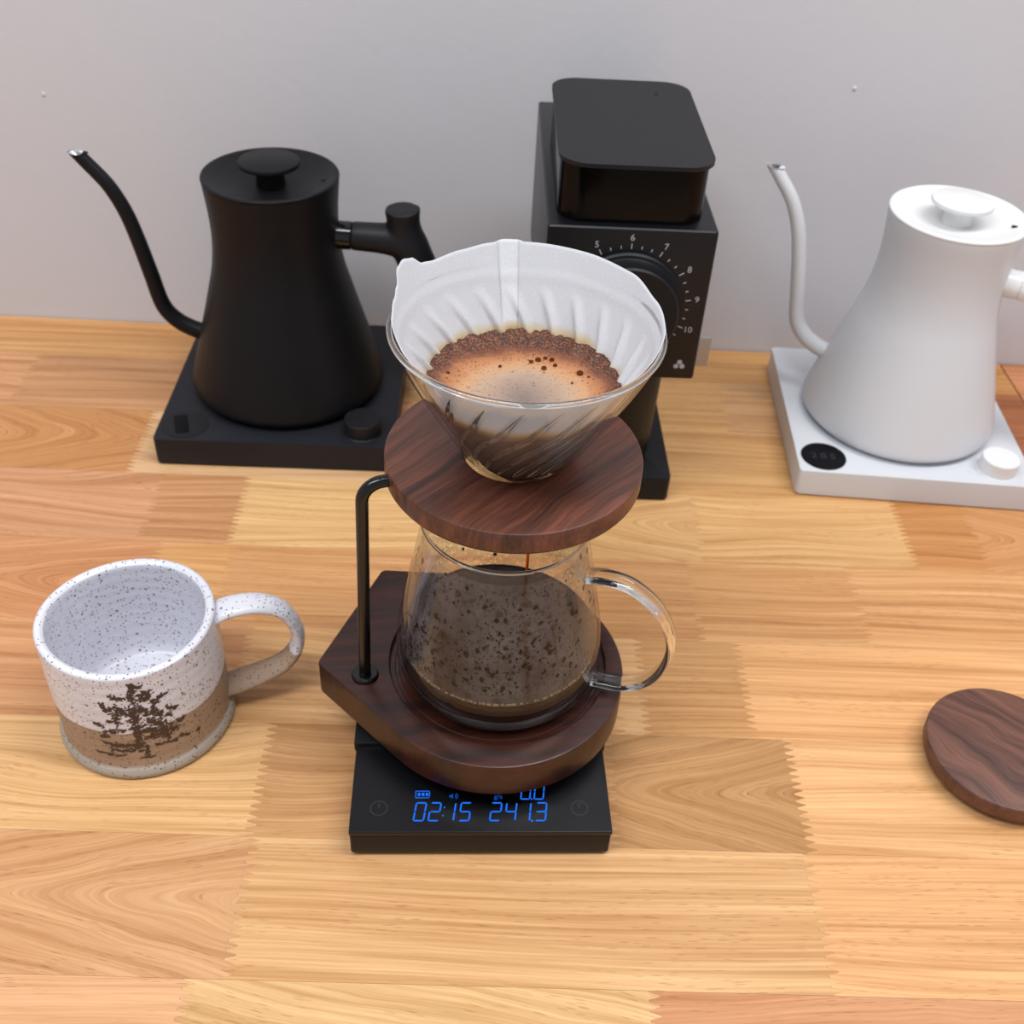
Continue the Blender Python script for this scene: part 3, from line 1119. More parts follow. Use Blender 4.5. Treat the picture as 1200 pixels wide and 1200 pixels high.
from_bm('foot_pad', b, M_dark, gt_)
b = bmesh.new()
for k in range(13):
    pass
arc = [(0.083 + 0.0085 * cos(pi * k / 12), 0.0120 + 0.0062 * sin(pi * k / 12)) for k in range(13)] + [(0.083 - 0.0085 + 0.0012, 0.0120)]
arc = [(0.083 + 0.0085 * cos(pi * k / 12), 0.0115 + 0.0065 * sin(pi * k / 12)) for k in range(13)] + \
      [(0.083 + 0.0070 * cos(pi * k / 12), 0.0115 + 0.0052 * sin(pi * k / 12)) for k in range(12, -1, -1)]
vs0 = [b.verts.new((x, 0.0258, z)) for x, z in arc]
vs1 = [b.verts.new((x, 0.0264, z)) for x, z in arc]
for i in range(len(arc)):
    j = (i + 1) % len(arc)
    b.faces.new((vs0[i], vs0[j], vs1[j], vs1[i]))
for i in range(12):
    b.faces.new((vs0[i], vs0[i + 1], vs0[24 - i], vs0[25 - i]))
from_bm('magnet_groove', b, M_dark, ft, smooth=False)
# chute and knocker lever
b = bmesh.new()
disc(b, 0.0490, 0.067, 0.030, 0.1090, 0.1200, 48, 0.0006)
from_bm('chute', b, M_blackp, gt_)
b = bmesh.new()
box(b, 0.070, 0.1160, 0.0440, 0.0470, 0.1020, 0.1240, 0.0012)
from_bm('knocker_lever', b, M_alu, gt_)
# dial
FY = Matrix.Rotation(radians(90), 4, 'X')      # builds facing -y


def facing(bm_, x, y, z):
    bmesh.ops.transform(bm_, matrix=Matrix.Translation((x, y, z)) @ FY, verts=bm_.verts)


b = bmesh.new()
lathe(b, [(0, 0), (0.0345, 0), (0.0345, 0.0018), (0.0335, 0.0030), (0.0318, 0.0034), (0.0312, 0.0042), (0.0308, 0.0130), (0.0298, 0.0142), (0, 0.0142)], 96)
facing(b, 0.0490, 0.0, 0.1700)
dial = from_bm('dial', b, M_blackp, gt_)
b = bmesh.new()
for k in range(31):
    a = radians(-27.7 * 5 + 27.7 * k / 3)
    big = k % 3 == 0
    r0, r1 = (0.0362, 0.0394) if big else (0.0366, 0.0383)
    bb = bmesh.new()
    box(bb, -0.00028, 0.00028, -0.0001, 0.0001, r0, r1)
    add_bm(b, bb, Matrix.Translation((0.0490, -0.0001, 0.1700)) @ Matrix.Rotation(a, 4, 'Y'))
from_bm('dial_tick_marks', b, M_mark, gt_, smooth=False)
b = bmesh.new()
for k in range(1, 11):
    a = radians(27.7 * (k - 6))
    tb = text_bm(str(k), 0.0056)
    add_bm(b, tb, Matrix.Translation((0.0490 + 0.0430 * sin(a), -0.00012, 0.1700 + 0.0430 * cos(a))) @ FY)
from_bm('dial_numbers', b, M_mark, gt_, smooth=False)
b = bmesh.new()
for (dx, dz) in ((-0.0019, 0), (0.0019, 0), (0, 0.0030)):
    bb = bmesh.new()
    disc(bb, 0, 0, 0.00155, 0, 0.0002, 24)
    add_bm(b, bb, Matrix.Translation((0.0876 + dx, 0.0, 0.1290 + dz)) @ FY)
from_bm('three_dot_mark', b, M_mark, gt_, smooth=False)
# hopper with smoked walls, lid on top
b = bmesh.new()
outer = rrect(0.0845, 0.128, 0.0150, 8, 0.0478, 0.0700)
inner = rrect(0.0805, 0.124, 0.0130, 8, 0.0478, 0.0700)
z0, z1 = 0.2188, 0.2530
vo0 = [b.verts.new((x, y, z0)) for x, y in outer]
vo1 = [b.verts.new((x, y, z1)) for x, y in outer]
vi0 = [b.verts.new((x, y, z0)) for x, y in inner]
vi1 = [b.verts.new((x, y, z1)) for x, y in inner]
n = len(outer)
for i in range(n):
    j = (i + 1) % n
    b.faces.new((vo0[i], vo0[j], vo1[j], vo1[i]))
    b.faces.new((vi0[j], vi0[i], vi1[i], vi1[j]))
    b.faces.new((vo1[i], vo1[j], vi1[j], vi1[i]))
    b.faces.new((vo0[j], vo0[i], vi0[i], vi0[j]))
hop = from_bm('hopper', b, M_smoke, gt_)
b = bmesh.new()
lathe(b, [(0.036, 0.2190), (0.036, 0.2200), (0.020, 0.2195), (0, 0.2193)], 40, 0.0478, 0.070)
from_bm('burr_opening', b, M_dark, hop)
b = bmesh.new()
prism(b, rrect(0.0872, 0.139, 0.0170, 10, 0.0478, 0.0675), 0.2536, 0.2560, 0.0007)
lidg = from_bm('hopper_lid', b, M_soft, gt_)
b = bmesh.new()
disc(b, 0.0690, 0.1130, 0.0010, 0.2560, 0.2564, 16)
from_bm('lid_pin_hole', b, M_dark, lidg)
# catch cup
b = bmesh.new()
cz = 0.0212
lathe(b, [(0, cz), (0.0365, cz), (0.0388, cz + 0.0015), (0.0395, cz + 0.004), (0.0418, 0.108), (0.0412, 0.1085), (0.0400, 0.108), (0.0378, cz + 0.006), (0, cz + 0.004)], 72)
cup = from_bm('catch_cup', b, M_black)
cup.location = (GX + 0.0490 * cos(GT) - 0.067 * sin(GT), GY + 0.067, 0)
tag(cup, 'black metal catch cup under the grinder, on its foot plate', 'catch cup')

# ------------------------------------------------------------------ scale
sc = empty('coffee_scale', (-0.0631, 0.3085, 0), 0.0487)
tag(sc, 'black digital coffee scale with blue numbers under the walnut brewing stand', 'scale')
b = bmesh.new()
box(b, 0.0, 0.130, 0.0, 0.153, 0.0022, 0.0178, 0.0016, 3)
from_bm('housing', b, M_blackp, sc)
b = bmesh.new()
box(b, -0.0003, 0.1303, -0.0003, 0.1533, 0.0178, 0.0208, 0.0007, 2)
panel = from_bm('glass_panel', b, simple('display_panel_black', rgb(10, 11, 15), 0.32, spec=0.3), sc)
b = bmesh.new()
box(b, -0.0014, 0.1314, 0.0515, 0.1545, 0.0172, 0.0240, 0.0010, 2)
from_bm('weighing_platform', b, M_blackp, sc)
for (x, y) in ((0.012, 0.012), (0.118, 0.012), (0.012, 0.14), (0.118, 0.14)):
    b = bmesh.new()
    disc(b, x, y, 0.006, 0, 0.0024, 20)
    from_bm('foot', b, M_dark, sc)
SEG = {'0': 'abcdef', '1': 'bc', '2': 'abged', '3': 'abgcd', '4': 'fgbc', '5': 'afgcd'}
ZD = 0.02084


def seg7(b, ch, x, y, w, h, th, only=None):
    sh = 0.13

    def bar(x0, y0, x1, y1):
        d = Vector((x1 - x0, y1 - y0))
        ln = d.length
        d.normalize()
        nrm = Vector((-d.y, d.x)) * th / 2
        e = d * th * 0.75
        p0 = Vector((x0, y0))
        p1 = Vector((x1, y1))
        q = [p0 + e * 0.2, p0 + e + nrm, p1 - e + nrm, p1 - e * 0.2, p1 - e - nrm, p0 + e - nrm]
        vs = [b.verts.new((x + v.x + sh * v.y, y + v.y, ZD)) for v in q]
        b.faces.new(vs)
        vt = [b.verts.new((x + v.x + sh * v.y, y + v.y, ZD + 0.00006)) for v in q]
        b.faces.new(vt)
        for i in range(6):
            j = (i + 1) % 6
            b.faces.new((vs[i], vs[j], vt[j], vt[i]))
    m = {'a': (0, h, w, h), 'b': (w, h, w, h / 2), 'c': (w, h / 2, w, 0), 'd': (0, 0, w, 0), 'e': (0, h / 2, 0, 0), 'f': (0, h, 0, h / 2), 'g': (0, h / 2, w, h / 2)}
    for s in SEG[ch]:
        bar(*m[s])


def dot(b, x, y, s):
    vs = [b.verts.new((x + dx * s, y + dy * s, ZD + 0.00005)) for dx, dy in ((-.5, -.5), (.5, -.5), (.5, .5), (-.5, .5))]
    b.faces.new(vs)


def glyphs(name, items, w, h, th, dots):
    b = bmesh.new()
    for ch, x, y in items:
        seg7(b, ch, x, y, w, h, th)
    for x, y, s in dots:
        dot(b, x, y, s)
    return from_bm(name, b, M_led, panel, smooth=False)


glyphs('timer_digits', [('0', 0.0312, 0.0063), ('2', 0.0386, 0.0063), ('1', 0.0460, 0.0063), ('5', 0.0538, 0.0063)], 0.0050, 0.0104, 0.00075, [(0.0460, 0.0092, 0.0007), (0.0466, 0.0140, 0.0007)])
glyphs('weight_digits', [('2', 0.0692, 0.0063), ('4', 0.0768, 0.0063), ('1', 0.0840, 0.0063), ('3', 0.0920, 0.0063)], 0.0050, 0.0104, 0.00075, [(0.0903, 0.0062, 0.0010)])
glyphs('flow_digits', [('0', 0.0852, 0.0190), ('0', 0.0920, 0.0190)], 0.0046, 0.0088, 0.00065, [(0.0908, 0.0190, 0.0008)])
b = bmesh.new()
for (x0, x1, y0, y1) in ((0.0318, 0.0388, 0.0196, 0.01995), (0.0318, 0.0388, 0.0236, 0.02395), (0.0318, 0.03215, 0.0196, 0.02395), (0.0388, 0.03915, 0.0202, 0.0234),
                         (0.0330, 0.0343, 0.0209, 0.0227), (0.0350, 0.0363, 0.0209, 0.0227), (0.0370, 0.0383, 0.0209, 0.0227)):
    box(b, x0, x1, y0, y1, ZD - 0.00002, ZD + 0.00005)
from_bm('battery_icon', b, M_led, panel, smooth=False)
M_led2 = M_led.copy()
M_led2.name = 'dim_blue_led'
M_led2.node_tree.nodes['Emission'].inputs[1].default_value = 0.45
b = bmesh.new()
vs = [b.verts.new((0.0490 + x, 0.0207 + y, ZD + 0.00005)) for x, y in ((0, -0.0006), (0.0007, -0.0006), (0.0018, -0.0015), (0.0018, 0.0015), (0.0007, 0.0006), (0, 0.0006))]
b.faces.new(vs)
for r in (0.0011, 0.0020):
    for k in range(6):
        a0, a1 = radians(-50 + 100 * k / 6), radians(-50 + 100 * (k + 1) / 6)
        q = [(r, a0), (r + 0.0004, a0), (r + 0.0004, a1), (r, a1)]
        b.faces.new([b.verts.new((0.0510 + rr * cos(a), 0.0207 + rr * sin(a), ZD + 0.00005)) for rr, a in q])
from_bm('sound_icon', b, M_led2, panel, smooth=False)
b = bmesh.new()
add_bm(b, text_bm('g/s', 0.0040), Matrix.Translation((0.0738, 0.0204, ZD + 0.00002)))
from_bm('unit_mark', b, M_led2, panel, smooth=False)
for x in (0.0138, 0.1148):
    b = bmesh.new()
    for k in range(36):
        a0, a1 = 2 * pi * k / 36, 2 * pi * (k + 1) / 36
        b.faces.new([b.verts.new((x + rr * cos(a), 0.0136 + rr * sin(a), ZD + 0.00003)) for rr, a in ((0.0040, a0), (0.0044, a0), (0.0044, a1), (0.0040, a1))])
    box(b, x - 0.0002, x + 0.0002, 0.0136, 0.0164, ZD, ZD + 0.00004)
    from_bm('touch_button', b, M_dim, panel, smooth=False)

# ------------------------------------------------------------------ brewing stand
st = empty('brewing_stand', (0.005, 0.392, 0.0), 0)
tag(st, 'dark walnut brewing stand, teardrop base on the scale with rod and round shelf', 'brewing stand')
ZT, ZB = 0.0556, 0.0335
cc = Vector((0.0, 0.0))
R0 = 0.068
A_ = Vector((-0.0935, -0.0051))
B_ = Vector((-0.0670, 0.0684))


def fillet(p0, p, p1, r, n=8):
    a = (p0 - p).normalized()
    c = (p1 - p).normalized()
    ang = a.angle(c)
    d = r / math.tan(ang / 2)
    ctr = p + (a + c).normalized() * (r / sin(ang / 2))
    s0, s1 = p + a * d, p + c * d
    out = []
    a0 = atan2(s0.y - ctr.y, s0.x - ctr.x)
    a1 = atan2(s1.y - ctr.y, s1.x - ctr.x)
    while a1 - a0 > pi:
        a1 -= 2 * pi
    while a1 - a0 < -pi:
        a1 += 2 * pi
    for i in range(n + 1):
        t = a0 + (a1 - a0) * i / n
        out.append((ctr.x + r * cos(t), ctr.y + r * sin(t)))
    return out


azA = atan2(A_.y, A_.x) + math.acos(R0 / A_.length) - 2 * pi
azB = atan2(B_.y, B_.x) - math.acos(R0 / B_.length)
while azA > 0:
    azA -= 2 * pi
if azA < -pi:
    azA += 2 * pi
arcp = [Vector((R0 * cos(azA + (azB - azA) * i / 90), R0 * sin(azA + (azB - azA) * i / 90))) for i in range(91)]
outline = [tuple(v) for v in arcp] + fillet(arcp[-1], B_, A_, 0.004) + fillet(B_, A_, arcp[0], 0.005)
rc = Vector((0.0014, 0.0035))
b = bmesh.new()


def inset(pts, d):
    n = len(pts)
    out = []
    for i in range(n):
        p0, p, p1 = Vector(pts[i - 1]), Vector(pts[i]), Vector(pts[(i + 1) % n])
        t = (p1 - p0).normalized()
        out.append((p.x - t.y * d, p.y + t.x * d))
    return out


levels = [(0.0012, ZB), (0.0, ZB + 0.0012), (0.0, ZT - 0.0012), (0.0004, ZT - 0.0003), (0.0012, ZT)]
loops = []
for d, z in levels:
    loops.append([b.verts.new((x, y, z)) for x, y in inset(outline, d)])
n = len(outline)
for P0, P1 in zip(loops[:-1], loops[1:]):
    for i in range(n):
        j = (i + 1) % n
        b.faces.new((P0[i], P0[j], P1[j], P1[i]))
b.faces.new(loops[0][::-1])
RR = 0.0571
cr = []
for (r, z) in ((RR + 0.0006, ZT), (RR, ZT - 0.0006), (RR, ZT - 0.003), (0.0545, ZT - 0.003), (0.0541, ZT - 0.0034), (0.0525, ZT - 0.0034), (0.0521, ZT - 0.003)):
    cr.append([b.verts.new((rc.x + r * cos(2 * pi * k / 96), rc.y + r * sin(2 * pi * k / 96), z)) for k in range(96)])
for P0, P1 in zip(cr[:-1], cr[1:]):
    for i in range(96):
        j = (i + 1) % 96
        b.faces.new((P0[i], P0[j], P1[j], P1[i]))
b.faces.new(cr[-1])
b.edges.ensure_lookup_table()
el = []
for lp in (loops[-1], cr[0]):
    for i in range(len(lp)):
        el.append(b.edges.get((lp[i], lp[(i + 1) % len(lp)])))
bmesh.ops.triangle_fill(b, edges=el, use_beauty=True)
from_bm('base', b, M_wal_base, st, angle=30)
b = bmesh.new()
lathe(b, [(0, 0.0240), (0.052, 0.0240), (0.052, ZB + 0.0002), (0, ZB + 0.0002)], 64)
from_bm('base_pad', b, M_dark, st)
# rod
b = bmesh.new()
o0 = Vector((-0.0672, -0.0125, ZT))
o1 = Vector((-0.0637, -0.0147, 0.1760))
dirn = (Vector((0.0037, 0.0096)) - Vector((o1.x, o1.y))).normalized()
o1 = Vector((-0.0637, -0.0147, 0.1745))
pts = [o0, o0.lerp(o1, 0.5), o1]
zt = 0.1838
rb = 0.0095
for k in range(1, 9):
    a = radians(90 * k / 8)
    h_ = rb * (1 - cos(a))
    v_ = rb * sin(a)
    pts.append(Vector((o1.x + dirn.x * h_, o1.y + dirn.y * h_, zt - rb + v_)))
pts.append(Vector((o1.x + dirn.x * 0.026, o1.y + dirn.y * 0.026, zt)))
tube(b, pts, 0.0030, 24, side=(-dirn.y, dirn.x, 0))
from_bm('rod', b, M_rod, st, angle=60)
b = bmesh.new()
lathe(b, [(0, ZT), (0.0070, ZT), (0.0070, ZT + 0.001), (0.0064, ZT + 0.0022), (0.0050, ZT + 0.0026), (0.0036, ZT + 0.0024), (0, ZT + 0.0024)], 40, o0.x, o0.y)
from_bm('rod_collar', b, M_rod, st)
# shelf disc with hole
b = bmesh.new()
DX, DY = 0.0037, 0.0096
DZ = 0.1890
lathe(b, [(0.0235, DZ - 0.0125), (0.0560, DZ - 0.0125), (0.0582, DZ - 0.0117), (0.0594, DZ - 0.0098), (0.0594, DZ - 0.0014), (0.0590, DZ - 0.0004), (0.0580, DZ), (0.0243, DZ), (0.0236, DZ - 0.0006)], 128, DX, DY, closed=True)
from_bm('shelf', b, M_wal_top, st, angle=28)

# ------------------------------------------------------------------ glass carafe
CX, CY = 0.0064, 0.3950
cv = empty('glass_carafe', (CX, CY, 0.0), 0)
tag(cv, 'clear glass coffee carafe with loop handle, fogged inside, on the walnut stand', 'carafe')
po = spline([(0.0400, 0.0527), (0.0455, 0.0533), (0.0500, 0.0570), (0.0525, 0.0630), (0.0533, 0.0700), (0.0520, 0.0850), (0.0486, 0.105), (0.0447, 0.125), (0.0414, 0.142), (0.0402, 0.1500), (0.0405, 0.1528)], 5)
TW = 0.0018
pi_ = [(r - TW, max(z, 0.0548)) for r, z in po]
pi_ = [(r, z) for r, z in pi_ if z > 0.0549]
pf = [(0, 0.0527)] + po + [(0.0398, 0.1535), (0.0390, 0.1528)] + pi_[::-1][1:] + [(0.040, 0.0549), (0, 0.0549)]
b = bmesh.new()
lathe(b, pf, 128)
from_bm('body', b, M_glass, cv, angle=60)
b = bmesh.new()
fr = [(r - 0.00035, z) for r, z in pi_ if 0.0750 < z < 0.147]
lathe(b, fr, 128)
fog = from_bm('condensation', b, M_fog, cv)
fog['label'] = 'misty condensation with droplets inside the carafe wall'
b = bmesh.new()
lathe(b, [(0.0397 + 0.0010 * cos(2 * pi * k / 12), 0.1545 + 0.0010 * sin(2 * pi * k / 12)) for k in range(12)], 128, closed=True)
from_bm('rim', b, M_glass2, cv, angle=60)
ha = radians(-15)
hp = spline([(0.0425, 0.1290), (0.0520, 0.1305), (0.0650, 0.1282), (0.0790, 0.1170), (0.0870, 0.1000), (0.0868, 0.0830), (0.0800, 0.0685), (0.0680, 0.0605), (0.0515, 0.0590)], 8)
b = bmesh.new()
tube(b, [(r * cos(ha), r * sin(ha), z) for r, z in hp], 0.0024, 28, side=(-sin(ha), cos(ha), 0), aspect=2.35)
from_bm('handle', b, M_glass2, cv, angle=60)
# coffee inside
ZC = 0.0762
rd = random.Random(11)
b = bmesh.new()
for k in range(760):
    while True:
        z = rd.uniform(0.084, 0.143)
        a = radians(rd.uniform(0, 360) if rd.random() < 0.25 else rd.gauss(-88, 36))
        if rd.random() < 0.35 + 0.65 * (0.143 - z) / 0.059:
            break
    r = None
    for (r0, z0), (r1, z1) in zip(pi_[:-1], pi_[1:]):
        if z0 <= z <= z1:
            r = r0 + (r1 - r0) * (z - z0) / (z1 - z0)
    if r is None:
        continue
    r -= 0.0001
    sz = 0.00034 + 0.0014 * rd.random() ** 5
    M = Matrix.Translation((r * cos(a), r * sin(a), z)) @ Matrix.Rotation(a, 4, 'Z') @ Matrix.Diagonal((0.25, rd.uniform(0.7, 1.1), rd.uniform(0.9, 1.7), 1))
    bmesh.ops.create_icosphere(b, subdivisions=1, radius=sz, matrix=M)
dp = from_bm('droplets', b, M_drop, fog)
dp['kind'] = 'stuff'
b = bmesh.new()
pc = [(r - 0.0001, z) for r, z in pi_ if z < ZC]
rt_ = pc[-1][0]
lathe(b, [(0, 0.0551), (0.040, 0.0551)] + pc + [(rt_, ZC + 0.0006), (rt_ - 0.0009, ZC), (0, ZC)], 96, CX, CY)
cf = from_bm('brewed_coffee', b, M_coffee, angle=60)
tag(cf, 'dark brewed coffee filling the bottom of the glass carafe', 'coffee')
b = bmesh.new()
for k in range(150):
    a = radians(random.uniform(-150, -18))
    rr = rt_ - 0.0009 - random.random() * 0.0006
    bmesh.ops.create_icosphere(b, subdivisions=1, radius=random.uniform(0.0003, 0.0007), matrix=Matrix.Translation((CX + rr * cos(a), CY + rr * sin(a), ZC + 0.0006)))
fo = from_bm('foam_ring', b, M_gold, cf)
fo['kind'] = 'stuff'

# ------------------------------------------------------------------ dripper, filter, coffee bed
VX, VY = 0.0110, 0.4016
GP = [(0.0200, -0.0100), (0.0225, -0.0030), (0.0243, 0.0), (0.0275, 0.0045), (0.0345, 0.0165), (0.0425, 0.0305), (0.0505, 0.0455), (0.0556, 0.0565), (0.0575, 0.0615)]


def rg(z):
    for (r0, z0), (r1, z1) in zip(GP[:-1], GP[1:]):
        if z <= z1:
            return r0 + (r1 - r0) * (z - z0) / (z1 - z0)
    return GP[-1][0]


NR = 21


def twist(z):
    return 11.0 * (z - 0.063) - 12.0 * max(0, 0.036 - z)


def rib(a, z):
    """1 on a spiral rib of the inner glass wall, 0 between."""
    t = a - twist(z)
    u = (t * NR / (2 * pi)) % 1.0
    d = min(u, 1 - u)
    s = max(0.0, 1 - (d / 0.19) ** 2)
    top_f = min(1, max(0, (0.0565 - z) / 0.010))
    return s * top_f


dr = empty('glass_dripper', (VX, VY, DZ), 0)
tag(dr, 'clear ribbed glass cone dripper set in the round walnut shelf', 'dripper')
b = bmesh.new()
gpo = spline(GP, 6)
segs = 128
outer_r = lathe(b, gpo + [(0.0578, 0.0622)], segs)
inner_p = [(r - 0.0020, z) for r, z in gpo][::-1]
inner_r = lathe(b, inner_p, segs)
for A, B in ((outer_r[-1], inner_r[0]), (inner_r[-1], outer_r[0])):
    for i in range(segs):
        j = (i + 1) % segs
        b.faces.new((A[i], A[j], B[j], B[i]))
from_bm('cone', b, M_rib, dr, angle=60)
b = bmesh.new()
for k in range(NR):
    P = []
    Rr = []
    for q in range(27):
        z = 0.0015 + 0.0545 * q / 26
        a = 2 * pi * k / NR + twist(z)
        r = rg(z) - 0.0031
        P.append((r * cos(a), r * sin(a), z))
        Rr.append(0.00105 * min(1, (26.6 - q) / 6, (q + 1.5) / 4))
    tube(b, P, Rr, 8)
rb_ = from_bm('spiral_ribs', b, M_glass2, dr, angle=60)
rb_['kind'] = 'stuff'
b = bmesh.new()
lathe(b, [(0.0578 + 0.0013 * cos(2 * pi * k / 14), 0.0640 + 0.0013 * sin(2 * pi * k / 14)) for k in range(14)], 160, closed=True)
from_bm('rim', b, M_glass2, dr, angle=60)


def toph(a):
    """filter edge height above the shelf by direction (degrees)."""
    d = math.degrees(a) % 360
    keys = [(0, 0.0672), (20, 0.0690), (40, 0.0722), (65, 0.0733), (92, 0.0738), (94.5, 0.0746), (101, 0.0748), (106, 0.0736), (120, 0.0724), (135, 0.0714), (141, 0.0722), (146, 0.0760), (151, 0.0772), (156, 0.0760), (162, 0.0708), (168, 0.0686), (180, 0.0664), (200, 0.0630), (218, 0.0608), (232, 0.0628), (246, 0.0604), (258, 0.0600), (272, 0.0634), (286, 0.0612), (298, 0.0600), (312, 0.0622), (326, 0.0632), (340, 0.0640), (360, 0.0672)]
    for (d0, h0), (d1, h1) in zip(keys[:-1], keys[1:]):
        if d <= d1:
            t = (d - d0) / (d1 - d0)
            t = t * t * (3 - 2 * t)
            return h0 + (h1 - h0) * t
    return 0.067


def rfil(a, z):
    if z < 0.0615:
        r = rg(z) - 0.0040 + 0.0008 * max(0, (z - 0.045) / 0.0165)
        r -= 0.0023 * rib(a, z)
    else:
        r = rg(0.0615) - 0.0032 + 0.0004 * min(1, (z - 0.0615) / 0.001) + (z - 0.0615) * 0.50
    r += 0.0005 * sin(3 * a + 1.0) * min(1, z / 0.05) + 0.0004 * noise.noise(Vector((cos(a) * 2, sin(a) * 2, z * 40)))
    return max(0.0012, r)


b = bmesh.new()
nz = 64
SEGF = 300
rings = []
zb = -0.0200
for k in range(nz + 1):
    t = k / nz
    rg_ = []
    for i in range(SEGF):
        a = 2 * pi * i / SEGF
        hz = toph(a)
        z = zb + (hz - zb) * t
        if z < -0.002:
            r = max(0.0008, (rg(-0.002) - 0.004) * (z - zb) / (-0.002 - zb))
        else:
            r = rfil(a, z)
        rg_.append(b.verts.new((r * cos(a), r * sin(a), z)))
    rings.append(rg_)
for A, B in zip(rings[:-1], rings[1:]):
    for i in range(SEGF):
        j = (i + 1) % SEGF
        b.faces.new((A[i], A[j], B[j], B[i]))
fl = from_bm('paper_filter', b, M_paper, angle=80)
fl.location = (VX, VY, DZ)
sm = fl.modifiers.new('thick', 'SOLIDIFY')
sm.thickness = 0.00022
sm.offset = 0
tag(fl, 'white paper coffee filter with pull tab, open inside the glass dripper', 'coffee filter')
b = bmesh.new()
prev = None
for k in range(40):
    t = k / 39
    row = []
    for i in range(7):
        a = radians(94.3 + 9.4 * i / 6)
        z = 0.0250 + (min(toph(a), 0.0750) - 0.0250) * t
        r = rfil(a, z) - 0.00035
        row.append(b.verts.new((r * cos(a), r * sin(a), z)))
    if prev:
        for i in range(6):
            b.faces.new((prev[i], prev[i + 1], row[i + 1], row[i]))
    prev = row
sf = from_bm('seam_flap', b, M_paper2, fl, angle=80)
sm = sf.modifiers.new('thick', 'SOLIDIFY')
sm.thickness = 0.0003
sm.offset = 0

# coffee bed
b = bmesh.new()
ctr = b.verts.new((0, -0.004, 0.0345))
prev = None
for k in range(1, 61):
    t = k / 60
    row = []
    for i in range(220):
        a = 2 * pi * i / 220
        rr = 0.0407
        e = 0.0 if t < 0.8 else (t - 0.8) / 0.2
        z = 0.0345 + 0.0016 * t ** 3 + e * e * (0.0028 + 0.0012 * noise.noise(Vector((cos(a) * 6, sin(a) * 6, 1))))
        z += 0.0009 * e * noise.noise(Vector((rr * t * cos(a) * 500, rr * t * sin(a) * 500, 3))) + 0.00012 * noise.noise(Vector((t * cos(a) * 12, t * sin(a) * 12, 0)))
        rmax = min(rfil(a, z) - 0.0003, 0.0425)
        r = t * rmax
        row.append(b.verts.new((r * cos(a), r * sin(a) - 0.004 * (1 - t), z)))
    for i in range(220):
        j = (i + 1) % 220
        if prev is None:
            b.faces.new((ctr, row[i], row[j]))
        else:
            b.faces.new((prev[i], row[i], row[j], prev[j]))
    prev = row
# body of the bed down into the cone
for zz, rr in ((0.028, None), (0.012, None), (0.0, None), (-0.008, None)):
    row = []
    for i in range(220):
        a = 2 * pi * i / 220
        r = (rfil(a, zz) - 0.0004) if zz > -0.002 else 0.008
        row.append(b.verts.new((r * cos(a), r * sin(a), zz)))
    for i in range(220):
        j = (i + 1) % 220
        b.faces.new((prev[i], row[i], row[j], prev[j]))
    prev = row
b.faces.new(prev)
cbd = from_bm('coffee_bed', b, M_slurry, angle=80)
cbd.location = (VX, VY, DZ)
tag(cbd, 'wet foaming coffee grounds inside the paper filter, brown crust at the edge', 'coffee grounds')
# bubbles
for (bx_, by_, br) in ((0.0035, 0.0200, 0.0011), (0.0066, 0.0218, 0.0014), (0.0098, 0.0232, 0.0010), (0.0128, 0.0222, 0.0012), (0.0142, 0.0178, 0.0010), (0.0092, 0.0152, 0.0013), (0.0252, 0.0118, 0.0016), (-0.0105, 0.0150, 0.0008), (0.0215, 0.0040, 0.0006), (-0.0335, 0.0065, 0.0009), (0.0290, 0.0090, 0.0006)):
    bb = bmesh.new()
    bmesh.ops.create_uvsphere(bb, u_segments=16, v_segments=10, radius=br, matrix=Matrix.Translation((bx_, by_, 0.0349 + 0.0012 * (bx_ ** 2 + by_ ** 2) / 0.0016)) @ Matrix.Diagonal((1, 1, 0.75, 1)))
    from_bm('bubble', bb, M_bubble, cbd)

# stream of coffee
b = bmesh.new()
SX, SY = 0.0185, 0.3990
tube(b, [(SX, SY, 0.1650), (SX, SY, 0.14), (SX, SY, 0.10), (SX, SY, ZC + 0.0003)], [0.0009, 0.0008, 0.0007, 0.0009], 14)
sr = from_bm('coffee_stream', b, M_amber)
tag(sr, 'thin amber stream of coffee falling from the dripper into the carafe', 'coffee stream')

# ------------------------------------------------------------------ mug
mg = empty('mug', (-0.1867, 0.3948, 0), 0)
tag(mg, 'speckled white and tan stoneware mug printed with a brown conifer, left of the stand', 'mug')
b = bmesh.new()
mo = spline([(0.0440, 0.0), (0.0466, 0.0012), (0.0472, 0.0040), (0.0463, 0.0068), (0.0450, 0.0085), (0.0446, 0.0120), (0.0448, 0.030), (0.0448, 0.050), (0.0444, 0.066), (0.0443, 0.0745), (0.0440, 0.0766), (0.0422, 0.0774), (0.0402, 0.0766), (0.0393, 0.0740), (0.0396, 0.060), (0.0400, 0.040), (0.0398, 0.020), (0.0380, 0.0115), (0.0330, 0.0085), (0.015, 0.0078)], 5)


def mugw(a, z, r):
    k = max(0, (z - 0.01) / 0.067)
    return r * k * (0.012 * cos(2 * (a - radians(35))) + 0.006 * cos(3 * a + 0.7))


